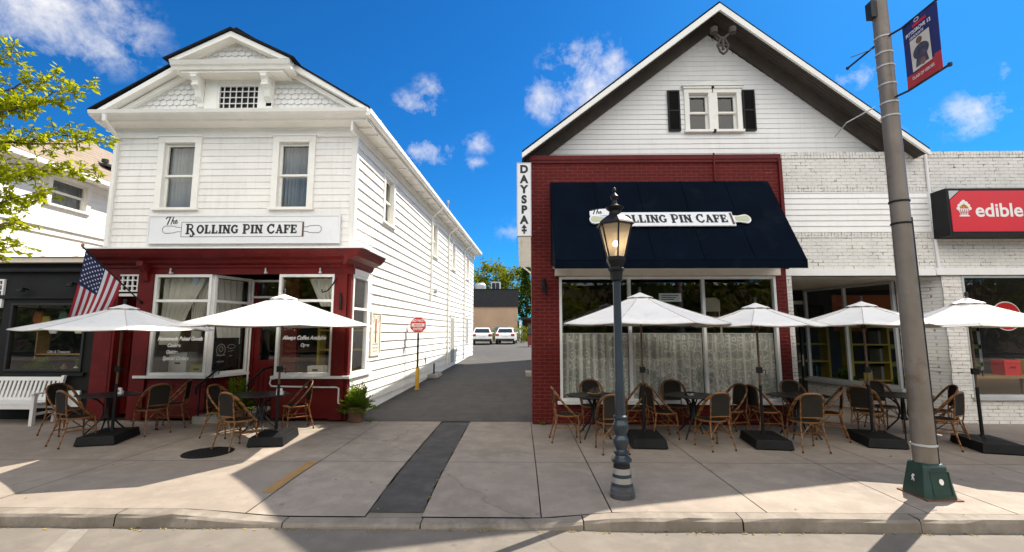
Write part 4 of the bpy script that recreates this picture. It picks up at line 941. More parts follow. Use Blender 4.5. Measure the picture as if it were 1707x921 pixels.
# flat cut-out sign on the canvas
sg = thing('awning_sign', 'white rolling-pin cut-out sign with dark letters on the navy awning', 'sign', FA(3, 0, -.2))
b = MB(FA)
def capsule(mb, u0, u1, r, n0, n1): mb.prism([(p[0], p[1]) for p in arc(u1 - r, 0, r, r, -90, 90, 10) + arc(u0 + r, 0, r, r, 90, 270, 10)], 'y', n0, n1)
b.prism([(1.76, -.19), (4.28, -.19), (4.28, .19), (1.76, .19)], 'y', .02, .045)
b.prism([(4.28, -.09), (4.38, -.085)] + arc(4.52, 0, .10, .12, -90, 90, 8) + [(4.38, .085), (4.28, .09)], 'y', .02, .044)
b.prism([(1.76, .09), (1.66, .085)] + arc(1.50, 0, .10, .12, 90, 270, 8) + [(1.66, -.085), (1.76, -.09)], 'y', .02, .044)
b.prism([(1.42, .10), (1.60, .10), (1.92, .12), (1.93, .26), (1.84, .31), (1.62, .29), (1.42, .23)], 'y', .02, .043)
b.build('board', M['signw'], sg)
b = MB(FA); b.prism([(4.31, -.05), (4.40, -.06)] + arc(4.52, 0, .075, .085, -90, 90, 8) + [(4.40, .06), (4.31, .05)], 'y', .045, .05); b.prism([(1.73, .05), (1.64, .06)] + arc(1.50, 0, .075, .085, 90, 270, 8) + [(1.64, -.06), (1.73, -.05)], 'y', .045, .05); b.build('handle', mat('pale_green', (.46, .47, .30), .5, var=.03), sg)
b = MB(FA); b.box(4.22, 4.26, .045, .052, -.16, .16); b.build('pin_end', mat('pin_brown', (.12, .05, .025), .6), sg)
b = MB(FA); saloon(b, 1.86, 4.16, -.105, .215, .046); the_script(b, 1.46, .13, .15, .046); b.build('lettering', M['ink'], sg, recalc=False)
# vertical blade sign
sg = thing('blade_sign', 'tall narrow white sign reading DAYSPA downwards, on corner of red building', 'sign', (.1, 9.78, 3.9))
b = MB(); b.box(-.06, .235, 9.42, 9.50, 3.86, 5.43); b.build('board', M['signw'], sg, bevel=.006); b = MB(front(9.42)); frame_boxes(b, -.065, .24, 3.855, 5.435, .014, -.09, .006); b.build('frame', M['hvac'], sg)
for i, ch in enumerate('DAYSPA'): text(sg, front(9.42), ch, .088, 5.215 - i * .218, .228, 'ink', .004, .012, 0, 'CENTER', sx=.98)
b = MB(front(9.42)); b.prism([(.088, 4.105), (.145, 4.025), (.105, 4.025), (.105, 3.995), (.14, 3.995), (.14, 3.955), (.105, 3.955), (.105, 3.905), (.071, 3.905), (.071, 3.955), (.036, 3.955), (.036, 3.995), (.071, 3.995), (.071, 4.025), (.031, 4.025)], 'y', .003, .006); b.build('arrow', M['ink'], sg)

# ------------------------------------------------------------------ white brick shop
wb = thing('white_brick_shop', 'single-storey white painted brick shop with recessed angled entrance', 'building', (9, 10, 0))
F4 = front(10.0); XR = 19.
b = MB(F4); wallsheet(b, 5.66, XR, 3.22, 4.03); wallsheet(b, 5.66, XR, 4.03, 4.93, [(5.68, 8.92, 4.03, 4.93)], depth=.03); wallsheet(b, 5.66, XR, 4.93, 5.70)
x = 5.67
while x < 13.5: b.box(x + .004, x + .066, -.1, .012 + rnd.uniform(-.003, .004), 5.70, 5.845 + rnd.uniform(-.006, .006)); x += .071
b.box(13.5, XR, -.1, .012, 5.70, 5.84); b.box(5.66, 13.5, -.1, .0, 5.70, 5.83)
x = 5.7
while x < 8.95: b.box(x + .004, x + .066, -.01, .010 + rnd.uniform(-.003, .004), 4.935, 5.06); b.box(x + .004, x + .066, -.01, .010 + rnd.uniform(-.003, .004), 3.92, 4.025); x += .071
wallsheet(b, 9.40, XR, -.02, .50); wallsheet(b, 9.05, 9.42, -.02, 3.1)
b.F = wallframe(8.62, 10.72, .43, -.72); wallsheet(b, 0, .84, -.02, 3.1); b.F = None
b.F = front(9.96); wallsheet(b, 5.50, 5.80, .0, 3.1); b.F = wallframe(5.80, 9.96, 0, 1); wallsheet(b, 0, .4, 0, 3.1); b.F = None
FX = wallframe(7.95, 13.2, .65, -2.5); b.F = FX; wallsheet(b, 0, 2.58, -.02, .55); b.F = None
for k in range(12):      # toothed block corners of the piers
    z = .02 + .255 * k; e_ = .012 if k % 2 else 0
    b.box(9.02 - e_, 9.43 + e_, 9.985, 10.0, z, z + .245)
    b.box(5.49, 5.81, 9.945, 9.96, z, z + .245)
b.poly((5.66, 10.45, 5.8), (XR, 10.45, 5.8), (XR, 10.45, 5.0), (5.66, 10.45, 5.0)); b.poly((5.62, 10.0, 5.3), (XR, 10.0, 5.3), (XR, 25, 5.3), (5.62, 25, 5.3))
b.build('brick_wall', M['whitebrick'], wb, recalc=False)
b = MB(F4); clap(b, 5.69, 8.91, 4.045, 4.92, .125, [], .018); frame_boxes(b, 5.68, 8.92, 4.03, 4.93, .02, -.02, .022); b.build('siding_panel', M['siding'], wb, recalc=False)
b = MB(F4); b.box(5.50, 8.86, -.3, .07, 3.08, 3.22); b.box(8.865, XR, -.3, .08, 3.09, 3.235); b.build('lintel', M['siding'], wb)
b = MB(F4); b.tube([(8.94, .03, 5.86), (8.94, .03, 4.95), (8.97, .03, 3.24)], .028, 6); b.build('conduit', M['siding'], wb)
shop_window(wb, F4, 9.42, 12.6, .54, 3.08, None, .05, 'hvac'); b = MB(F4); b.box(9.38, 12.7, -.05, .07, .485, .54); b.build('window_ledge', M['hvac'], wb)
shop_window(wb, F4, 12.65, 15.8, .54, 3.08, None, .05, 'hvac')
shop_window(wb, FX, .08, 2.52, .62, 3.05, None, .06, 'hvac', (1.28,)); b = MB(FX); b.box(.0, 2.58, -.06, .10, .55, .62); b.build('window_ledge', M['hvac'], wb)
D = MB(front(13.2)); frame_boxes(D, 6.95, 7.93, .03, 2.65, .08, -.05, .02); D.box(7.03, 7.85, -.04, .01, .9, 1.0); dd = D.build('glass_door', M['charcoal'], wb)
MB(front(13.2)).poly((7.0, -.02, .1), (7.9, -.02, .1), (7.9, -.02, 2.6), (7.0, -.02, 2.6)).build('pane', M['shopglass'], dd); b = MB(front(13.15)); b.tube([(7.82, .04, .95), (7.82, .04, 1.25)], .018, 6); b.build('handle', M['hvac'], dd)
b = MB(front(13.2)); b.box(5.9, 7.97, -.05, .03, 2.65, 2.75); b.build('transom_bar', M['hvac'], wb)
b = MB(); b.poly((5.82, 10.0, 3.06), (9.1, 10.0, 3.06), (8.0, 13.3, 3.06), (5.82, 13.3, 3.06)); b.build('recess_ceiling', M['creamf'], wb, recalc=False)
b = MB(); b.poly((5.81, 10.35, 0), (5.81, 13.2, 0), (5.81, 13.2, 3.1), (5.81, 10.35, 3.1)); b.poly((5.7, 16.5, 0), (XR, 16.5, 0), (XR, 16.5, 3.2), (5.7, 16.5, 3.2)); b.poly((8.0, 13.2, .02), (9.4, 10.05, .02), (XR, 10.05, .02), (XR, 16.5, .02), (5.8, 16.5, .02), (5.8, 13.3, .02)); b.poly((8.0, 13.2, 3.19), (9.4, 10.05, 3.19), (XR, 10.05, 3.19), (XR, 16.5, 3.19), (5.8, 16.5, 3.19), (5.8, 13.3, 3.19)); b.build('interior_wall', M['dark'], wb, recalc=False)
# lightbox sign
sg = thing('fruit_shop_sign', 'red lightbox sign with white word and fruit basket on white brick', 'sign', (11, 9.8, 3.9))
b = MB(); b.box(8.93, 13.2, 9.585, 9.97, 3.87, 4.88); b.build('sign_case', M['black'], sg, bevel=.006)
FE = front(9.585); b = MB(FE); b.prism([(8.99, 3.95), (13.1, 3.95), (13.1, 4.82), (9.22, 4.82), (8.99, 4.62)], 'y', .0, .012); b.build('face', M['signred'], sg)
b = MB(FE); b.prism([(8.985, 4.64), (9.20, 4.825), (8.985, 4.825)], 'y', .0, .010); b.build('broken_corner', M['hvac'], sg)
text(sg, FE, 'edible', 9.48, 4.27, .40, 'lettering', .014, .008, 0, sx=1.02)
b = MB(FE); b.prism([(9.15, 4.27), (9.36, 4.27), (9.36, 4.29), (9.33, 4.30), (9.37, 4.42), (9.33, 4.44), (9.18, 4.44), (9.14, 4.42), (9.18, 4.30), (9.15, 4.29)], 'y', .012, .015)
for cx, cz, q in ((9.14, 4.44, .035), (9.17, 4.50, .04), (9.22, 4.55, .04), (9.26, 4.585, .04), (9.31, 4.55, .04), (9.35, 4.50, .04), (9.38, 4.44, .035)): b.prism(arc(cx, cz, q, q, 0, 324, 9), 'y', .012, .0165 + rnd.random() * .001)
sb = b.build('basket', M['lettering'], sg)
b = MB(FE)
for i in range(5): b.ribbon([(9.19 + i * .035, 4.31), (9.175 + i * .043, 4.42)], .014, .016)
b.ribbon([(9.17, 4.36), (9.35, 4.36)], .012, .016); b.build('basket_weave', mat('basket_pink', (.50, .12, .16), .6), sg, recalc=False)
b = MB(FE); [b.prism(arc(cx, cz, .024, .024, 0, 324, 8), 'y', .0175, .0195) for cx, cz in ((9.2, 4.48), (9.26, 4.52), (9.31, 4.48), (9.25, 4.46))]; b.build('fruit', M['ylwshelf'], sg)
# round red sign inside the right window
sg = thing('round_sign', 'round red sign with white rim and letters in the rightmost shop window', 'sign', (10.15, 9.95, 2))
b = MB(front(10.07)); b.prism(arc(10.36, 2.22, .31, .31, 0, 351, 40), 'y', .0, .008); b.build('rim', M['lettering'], sg); b = MB(front(10.07)); b.prism(arc(10.36, 2.22, .288, .288, 0, 351, 40), 'y', .008, .012); b.build('disc', M['signred'], sg)
text(sg, front(10.07), 'fruit', 10.36, 2.28, .13, 'lettering', .014, .004, 0, 'CENTER'); text(sg, front(10.07), 'bouquets', 10.36, 2.02, .10, 'lettering', .014, .003, 0, 'CENTER')
# things in these shops
for k, (x0, y0, nm) in enumerate(((8.6, 14.2, 'yellow open shelf standing at left inside the recessed shop window'), (9.9, 13.6, 'yellow open shelf standing at right inside the recessed shop window'))):
    t = thing('shelf_unit', nm, 'shelf', (x0, y0, .02), 'yellow shelves in the white brick shop')
    for xx in (x0 - .55, x0 + .5): b = MB(); b.box(xx, xx + .06, y0 - .2, y0 + .2, .02, 2.3); b.build('upright', M['ylwshelf'], t)
    for z in (.5, 1.0, 1.5, 2.0): b = MB(); b.box(x0 - .49, x0 + .5, y0 - .2, y0 + .2, z, z + .04); b.build('shelf', M['ylwshelf'], t)
t = thing('wall_poster', 'orange poster with framed plant on back wall of the recessed shop', 'poster', (10.6, 14.4, 2)); b = MB(); b.box(9.6, 12.2, 14.4, 14.43, 1.9, 3.0); b.build('panel', M['orange'], t); b = MB(front(14.4)); frame_boxes(b, 10.3, 10.9, 2.1, 2.7, .05, .0, .03); b.build('picture_frame', M['black'], t)
dining('bar_chair', 'yellow metal chair inside the recessed shop window', 8.75, 12.3, R(30), 'ylwshelf'); dining('bar_chair', 'red chair just inside the rightmost shop window', 10.0, 11.0, R(-20), 'signred'); dining('bar_chair', 'teal chair inside the recessed shop, beside its door', 8.25, 13.6, R(60), 'teal')
t = thing('shop_counter', 'beige counter with dark top inside the rightmost shop window', 'counter', (11, 11.2, 0)); b = MB(); b.box(9.8, 12.4, 11.2, 11.7, .02, .9); b.build('front_panel', M['beige'], t); b = MB(); b.box(9.75, 12.45, 11.15, 11.75, .9, .95); b.build('top', M['charcoal'], t)
t = thing('back_shelf', 'olive green shelving along back of the rightmost shop', 'shelf', (11, 14, 0))
for z in (.9, 1.4, 1.9): b = MB(); b.box(10.3, 13.2, 13.6, 14.0, z, z + .12); b.build('shelf', M['olive'], t)
for xx in (10.3, 11.7, 13.1): b = MB(); b.box(xx, xx + .08, 13.6, 14.0, .02, 2.4); b.build('upright', M['hvac'], t)
dining('dining_chair', 'white bentwood chair up on display behind the red front window', 4.35, 10.6, R(160), 'creamf', 1.75)
t = thing('display_table', 'high dark display table behind the lace curtains', 'table', (4.3, 10.6, 0)); b = MB(); b.box(3.7, 5.0, 10.2, 11.0, 1.70, 1.75); b.build('top', M['wood'], t)
for xx in (3.75, 4.95):
    for yy in (10.25, 10.95): b = MB(); b.box(xx - .03, xx + .03, yy - .03, yy + .03, .1, 1.70); b.build('leg', M['wood'], t)

# ------------------------------------------------------------------ terrace furniture
def make_chair():
    t = thing('bistro_chair', 'x', 'chair')
    b = MB(); pts = [(.205 * math.cos(a) * (1 + .06 * abs(math.sin(2 * a))), .02 + .205 * math.sin(a)) for a in [2 * math.pi * i / 20 for i in range(20)]]
    b.prism(pts, 'z', .437, .458); b.build('seat', M['weave'], t)
    b = MB(); b.tube([(p[0] * 1.04, .02 + (p[1] - .02) * 1.04, .445) for p in pts], .0135, 6, True); b.build('seat_frame', M['bamboo'], t, smooth=True)
    half = [(.215, .13, .445), (.232, .04, .53), (.240, -.05, .63), (.236, -.13, .73), (.212, -.20, .82), (.150, -.245, .885), (.07, -.262, .91)]
    hoop = half + [(0, -.265, .915)] + [(-p[0], p[1], p[2]) for p in half[::-1]]
    b = MB(); b.tube(hoop, .0145, 7); b.tube([(p[0] * .915, p[1] - .004, p[2] - .012 if i not in (0, 14) else p[2]) for i, p in enumerate(hoop)], .010, 6)
    for sx in (-1, 1): b.tube([(sx * .165, -.20, .44), (sx * .172, -.225, .62), (sx * .168, -.24, .84)], .0115, 6)
    b.tube([(-.168, -.212, .53), (0, -.222, .53), (.168, -.212, .53)], .009, 6); b.build('back_frame', M['bamboo'], t, smooth=True)
    b = MB(); vs = []
    out = [(.166, .53), (.178, .62), (.184, .72), (.176, .80), (.148, .858), (.085, .889), (0, .897)]
    out = out + [(-x_, z_) for x_, z_ in out[-2::-1]]
    def by(z_): return -.208 - .045 * (z_ - .5) / .4
    b.prism(out, 'y', -.006, .006); b.v = [Vector((v.x, v.y + by(v.z) - .012 * (1 - (v.x / .17) ** 2), v.z)) for v in b.v]; b.build('backrest', M['weave'], t)
    for sx in (-1, 1):
        b = MB(); b.tube([(sx * .19, .17, .445), (sx * .20, .185, .30), (sx * .205, .20, .025)], [.014, .0135, .012], 7); lg = b.build('leg', M['bamboo'], t, smooth=True)
        b = MB(); b.tube([(sx * .205, .20, 0), (sx * .205, .199, .026)], .0145, 7); b.build('foot_cap', M['black'], lg)
        b = MB(); b.tube([(sx * .165, -.185, .45), (sx * .178, -.215, .28), (sx * .205, -.285, .025)], [.014, .0135, .012], 7); lg = b.build('leg', M['bamboo'], t, smooth=True)
        b = MB(); b.tube([(sx * .207, -.288, 0), (sx * .205, -.284, .026)], .0145, 7); b.build('foot_cap', M['black'], lg)
    b = MB()
    for sx in (-1, 1):
        b.tube([(sx * .198, .18, .25), (sx * .18, -.21, .25)], .009, 5); b.tube([(sx * .205, .19, .22), (sx * .20, .05, .34), (sx * .2, -.02, .435)], .008, 5)
        b.tube([(sx * .185, -.23, .24), (sx * .08, -.21, .36), (0, -.19, .435)], .008, 5); b.tube([(sx * .2, .195, .24), (sx * .08, .2, .37), (0, .205, .435)], .008, 5)
    b.tube([(-.18, .0, .25), (.18, .0, .25)], .008, 5); b.build('stretcher', M['bamboo'], t, smooth=True)
    return t
def make_table(rx, ry):
    t = thing('cafe_table', 'x', 'table')
    b = MB(); pts = []
    for i in range(8):
        a = math.pi / 8 + i * math.pi / 4
        for d in (-.12, 0, .12): q = 1 / max(abs(math.cos(a + d)), abs(math.sin(a + d)), .76 * (abs(math.cos(a + d)) + abs(math.sin(a + d)))) ; pts.append((rx * q * math.cos(a + d) * .94, ry * q * math.sin(a + d) * .94))
    b.prism(pts, 'z', .722, .742); b.build('tabletop', M['table'], t, bevel=.006)
    b = MB(); b.tube([(0, 0, .60), (0, 0, .72)], .03, 8); b.lathe([(.05, .30), (.06, .33), (.04, .36), (.035, .60)], 12); b.build('hub', M['black'], t, smooth=True)
    for i in range(4):
        a = math.pi / 4 + i * math.pi / 2; c, s_ = math.cos(a), math.sin(a)
        b = MB(); b.tube([(c * r_, s_ * r_, z) for r_, z in ((.30, .722), (.16, .66), (.07, .56), (.055, .42), (.09, .30), (.20, .17), (.30, .06), (.34, .0))], .014, 6); b.build('leg', M['black'], t, smooth=True)
    return t
def make_umbrella(rad, ztop, zrim, rot, lean=(0, 0)):
    t = thing('cafe_umbrella', 'x', 'umbrella'); n = 8
    b = MB(); vs = [(0, 0, ztop)]; K = 5; W = 16
    for k in range(1, K + 1):
        f_ = k / K
        for j in range(n * 4):
            a = rot + 2 * math.pi * j / (n * 4); m_ = (j % 4) / 4.
            q = math.cos(math.pi / n) / math.cos((m_ - .5) * 2 * math.pi / n)
            sag = .045 * math.sin(math.pi * m_) * f_ + .03 * math.sin(math.pi * f_)
            vs.append((rad * f_ * q * math.cos(a), rad * f_ * q * math.sin(a), ztop + (zrim - ztop) * f_ ** .96 - sag * .5))
    N = n * 4
    fs = [(0, 1 + j, 1 + (j + 1) % N) for j in range(N)] + [(1 + (k - 1) * N + j, 1 + k * N + j, 1 + k * N + (j + 1) % N, 1 + (k - 1) * N + (j + 1) % N) for k in range(1, K) for j in range(N)]
    b.add(vs, fs); o = b.build('canopy', M['canopy'], t); o.data.polygons.foreach_set('use_smooth', [True] * len(o.data.polygons)); o.data.set_sharp_from_angle(angle=R(9))
    sm = o.modifiers.new('cloth', 'SOLIDIFY'); sm.thickness = .006
    b = MB()
    for j in range(n):
        a = rot + 2 * math.pi * j / n; b.tube([(rad * f_ * math.cos(a), rad * f_ * math.sin(a), ztop + (zrim - ztop) * f_ ** .96 - .015 * math.sin(math.pi * f_) + .003) for f_ in [k / 6 for k in range(1, 7)]], .0055, 5)
    rim = [(v[0], v[1], v[2] - .004) for v in vs[-n * 4:]]; b.tube(rim, .008, 5, True)
    b.build('seam', M['seam'], o, smooth=True)
    b = MB(); vs = [(0, 0, ztop + .03)]
    sl_ = (ztop - zrim) / rad
    for k, (rr, zz) in enumerate(((.12, ztop + .022 - .12 * sl_), (.23, ztop + .012 - .23 * sl_))):
        for j in range(16):
            a = rot + 2 * math.pi * j / 16; vs.append((rr * math.cos(a), rr * math.sin(a), zz + (.010 if (k and j % 2) else 0)))
    b.add(vs, [(0, 1 + j, 1 + (j + 1) % 16) for j in range(16)] + [(1 + j, 17 + j, 17 + (j + 1) % 16, 1 + (j + 1) % 16) for j in range(16)]); vo = b.build('vent_cap', M['canopy'], t); sm = vo.modifiers.new('cloth', 'SOLIDIFY'); sm.thickness = .006
    b = MB(); b.lathe([(.012, .05), (.03, .06), (.022, .085), (.03, .10), (.012, .125)], 10, (0, 0, ztop)); b.build('finial', M['black'], t, smooth=True)
    b = MB(); b.tube([(0, 0, .95), (0, 0, ztop + .05)], .019, 10); b.build('pole', M['pole'], t, smooth=True)
    b = MB(); b.tube([(0, 0, .1), (0, 0, .97)], .025, 10); b.lathe([(.035, .10), (.035, .19), (.028, .20)], 10); b.build('pole_sleeve', M['base'], t, smooth=True)
    b = MB(); b.box(-.045, .045, -.03, .03, 1.18, 1.28); b.tube([(.045, 0, 1.23), (.10, 0, 1.23), (.10, 0, 1.15)], .008, 6); b.build('crank', M['black'], t)
    for j in range(n):
        a = rot + 2 * math.pi * j / n; c, s_ = math.cos(a), math.sin(a)
        b = MB(); b.tube([(c * .03, s_ * .03, ztop - .03), (c * rad * .96, s_ * rad * .96, zrim + .0 - .016)], .008, 5); b.tube([(c * .03, s_ * .03, ztop - .42), (c * rad * .45, s_ * rad * .45, ztop - .03 + (zrim - ztop) * .45)], .007, 5); b.build('rib', M['pole'], t)
    b = MB(); b.lathe([(.04, ztop - .46), (.045, ztop - .45), (.045, ztop - .40), (.03, ztop - .39)], 10); b.build('hub', M['black'], t)
    b = MB(); b.frustum((-.29, .29, -.50, .34), (-.265, .265, -.475, .315), .015, .155); b.box(-.27, .27, -.48, .32, 0, .015); b.frustum((-.2, .2, -.36, .26), (-.08, .08, -.12, .12), .155, .175); b.build('base', M['base'], t, bevel=.014)
    return t
UM = [(-7.2, 8.30, 1.42, 2.36, 1.93, 6, 15, 'shaded white umbrella farthest left, in front of the flag'),
      (-4.28, 8.30, 1.62, 2.54, 2.00, 4, 9, 'wide white umbrella in front of the cafe entrance, by the alley'),
      (2.14, 8.28, 1.46, 2.56, 2.03, 0, -5, 'wide white umbrella just right of the lamp post'),
      (4.15, 8.24, 1.08, 2.37, 2.00, 0, -8, 'small white umbrella second right of the lamp post, by last lace window'),
      (6.08, 8.35, 1.14, 2.40, 2.02, 0, -13, 'small white umbrella left of the tall steel pole, before the recessed entrance'),
      (7.62, 8.02, 1.20, 2.44, 1.99, 0, -15, 'white umbrella right of the tall steel pole, before the rightmost window')]
for x, y, r_, zt, zr_, ro, _, lab in UM:
    u = make_umbrella(r_, zt, zr_, R(22.5 + ro)); u['label'] = lab; u['group'] = 'white umbrellas on the terrace'
    u.location = (x, y, 0); u.rotation_euler = (0, 0, R(_))
tb = make_table(.54, .46)
TB = [(-7.6, 8.62, 'black table beside the white bench, under the leftmost umbrella'), (-4.80, 8.72, 'black table in front of the cafe entrance step'), (1.36, 8.72, 'black table behind the lamp post'),
      (3.16, 8.72, 'black table holding an ashtray, before the middle lace curtain'), (5.08, 8.76, 'black table before the white pier by the recessed entrance'), (6.98, 8.78, 'black table half hidden by the tall steel pole')]
for i, (x, y, lab) in enumerate(TB):
    o = tb if i == 0 else dup(tb, (0, 0, 0)); o.location = (x, y, 0); o.rotation_euler = (0, 0, R([8, -6, 3, 0, -5, 6][i])); o['label'] = lab; o['group'] = 'black cafe tables'
CH = [(-7.55, 7.98, -24, 'bistro chair nearest camera at the leftmost umbrella table, back turned'), (-8.52, 8.75, -100, 'bistro chair between white bench and leftmost table, facing right'),
      (-6.95, 8.85, 62, 'bistro chair at right of the leftmost table, back turned to us'), (-6.98, 9.42, 112, 'bistro chair farthest back at the leftmost table, by red shopfront'),
      (-4.66, 7.80, -22, 'bistro chair nearest camera by the entrance table, beside dark manhole cover'), (-5.42, 8.62, -95, 'bistro chair at left of the entrance table, by the fern'), (-4.42, 9.30, 128, 'bistro chair at back right of the entrance table, against red wall'),
      (.82, 8.40, -88, 'bistro chair nearest the red brick corner by the alley, facing right'), (1.42, 9.38, 180, 'bistro chair behind the table at the lamp post, facing us'), (1.46, 7.72, 4, 'bistro chair partly hidden by the lamp post, back turned'), (2.12, 9.02, 100, 'bistro chair partly hidden by the pole of the umbrella right of the lamp post'),
      (2.58, 8.66, -84, 'bistro chair at left of the ashtray table, facing right'), (3.05, 9.38, 176, 'bistro chair behind the ashtray table, facing us'), (3.18, 7.95, 12, 'bistro chair nearest camera at the ashtray table, back turned'), (3.90, 8.88, 108, 'bistro chair at right of the ashtray table, facing left'),
      (4.50, 8.82, -84, 'bistro chair behind the second umbrella pole right of the lamp post'), (5.42, 9.38, 178, 'bistro chair backing onto the white pier, facing us'), (4.66, 7.88, -4, 'bistro chair nearest camera right of the second umbrella base, back turned'), (5.50, 8.62, 62, 'bistro chair at right of the table before the white pier'),
      (6.30, 8.76, -52, 'bistro chair just left of the third right-hand umbrella pole'), (7.06, 9.36, 172, 'bistro chair behind the table at the steel pole, facing us'), (7.04, 8.06, 28, 'bistro chair right behind the steel pole, back turned'), (7.72, 8.90, 70, 'bistro chair farthest right, facing left beside the steel pole')]
ch = make_chair()
for i, (x, y, a, lab) in enumerate(CH):
    o = ch if i == 0 else dup(ch, (0, 0, 0)); o.location = (x, y, 0); o.rotation_euler = (0, 0, R(a)); o['label'] = lab; o['group'] = 'bistro chairs round the cafe tables'
def holder(x, y, lab):
    t = thing('menu_holder', lab, 'menu holder', (x, y, .742)); b = MB(); b.prism([(x - .06, .742), (x + .06, .742), (x + .05, .86), (x - .05, .86)], 'y', y - .02, y - .012); b.prism([(x - .06, .742), (x + .06, .742), (x + .06, .80), (x - .06, .80)], 'y', y + .02, y + .028); b.box(x - .06, x + .06, y - .011, y + .019, .744, .76); b.build('holder', M['signw'], t)
    b = MB(); b.box(x - .045, x + .045, y - .008, y + .016, .762, .845); b.build('paper', M['flagwhite'], t); b = MB(); b.prism([(x + .02 * math.cos(q * .8), .80 + .02 * math.sin(q * .8)) for q in range(8)], 'y', y - .0235, y - .0205); b.build('printed_dot', M['orange'], t)
holder(-7.45, 8.66, 'white menu holder on the leftmost table'); holder(-4.42, 8.62, 'white paper holder with orange dot on the entrance table'); holder(7.3, 8.75, 'white napkin holder on the table by the steel pole')
t = thing('ash_tray', 'small glass ashtray on table before the middle lace curtain', 'ashtray', (3.1, 8.68, .742)); b = MB(); b.lathe([(.05, 0), (.06, .03), (.05, .03), (.04, .01)], 14, (3.1, 8.68, .742)); b.build('dish', M['hvac'], t); b = MB(); b.box(3.02, 3.18, 8.72, 8.74, .742, .80); b.build('sign_card', M['charcoal'], t)
t = thing('twig_bowl', 'dark bowl of dried twigs on table behind the lamp post', 'bowl', (1.35, 8.6, .742)); b = MB(); b.lathe([(.06, 0), (.13, .05), (.12, .055), (.05, .015)], 16, (1.35, 8.6, .742)); b.build('bowl', M['wood'], t); b = MB()
for i in range(40): a = rnd.random() * 6.28; b.tube([(1.35 + .04 * math.cos(a), 8.6 + .04 * math.sin(a), .77), (1.35 + rnd.uniform(.04, .13) * math.cos(a), 8.6 + .1 * math.sin(a), .79 + rnd.uniform(.0, .10))], .004, 4)
b.build('twigs', M['bark'], t)

# bench
bn = thing('garden_bench', 'white slatted wooden bench before the black shop window', 'bench', (-10.6, 9.6, 0))
def local(u, n, z): return (-10.62 + u, 9.98 - n, z)
b = MB(local)
for i in range(5): b.box(-.74, .74, .10 + .095 * i, .18 + .095 * i, .415, .44)
b.box(-.72, .72, .52, .56, .33, .41); b.box(-.72, .72, .06, .10, .33, .41); b.build('seat', M['benchw'], bn, bevel=.005)
bk = lambda z: .06 - (z - .44) * .22
b = MB(local)
for i in range(15):
    u = -.66 + 1.32 * i / 14; b.add([(u + du, bk(z) + dn, z) for z in (.47, .86) for dn in (-.012, .012) for du in (-.026, .026)], [(0, 2, 3, 1), (4, 5, 7, 6), (0, 1, 5, 4), (2, 6, 7, 3), (0, 4, 6, 2), (1, 3, 7, 5)])
for z0, z1 in ((.44, .50), (.84, .92)): b.add([(u, bk(z) + dn, z) for z in (z0, z1) for dn in (-.02, .02) for u in (-.72, .72)], [(0, 2, 3, 1), (4, 5, 7, 6), (0, 1, 5, 4), (2, 6, 7, 3), (0, 4, 6, 2), (1, 3, 7, 5)])
b.build('backrest', M['benchw'], bn)
for sx in (-1, 1):
    u = sx * .76
    b = MB(local); b.box(u - .035, u + .035, .50, .57, 0, .62); b.build('leg', M['benchw'], bn, bevel=.005)
    b = MB(local); b.add([(u + du, n, z) for (n, z) in ((.06, 0), (.13, 0), (.09, .44), (.02, .44), (-.01, .95), (-.07, .95)) for du in (-.03, .03)], [(0, 2, 3, 1), (0, 1, 7, 6), (2, 4, 5, 3), (6, 7, 11, 10), (4, 8, 9, 5), (8, 10, 11, 9), (0, 6, 4, 2), (1, 3, 5, 7), (6, 10, 8, 4), (7, 5, 9, 11)]); b.build('leg', M['benchw'], bn)
    b = MB(local); b.box(u - .045, u + .045, .02, .60, .62, .65); b.build('armrest', M['benchw'], bn, bevel=.008)
    b = MB(local); b.box(u - .02, u + .02, .1, .5, .2, .25); b.build('stretcher', M['benchw'], bn)
# manhole cover
t = thing('manhole_cover', 'dark round cover flush in the sidewalk under the entrance table chair', 'manhole cover', (-4.92, 7.48, 0)); b = MB(); b.lathe([(.36, -.01), (.36, .006), (.35, .008)], 36, (-4.92, 7.48, 0)); b.build('rim', M['iron'], t); b = MB(); b.lathe([(.335, .0081), (.33, .011)], 36, (-4.92, 7.48, 0))
for i in range(-4, 5):
    for j in range(-4, 5):
        if i * i + j * j < 17: b.box(-4.92 + i * .065 - .018, -4.92 + i * .065 + .018, 7.48 + j * .065 - .018, 7.48 + j * .065 + .018, .0105, .014)
b.build('lid', M['iron'], t)

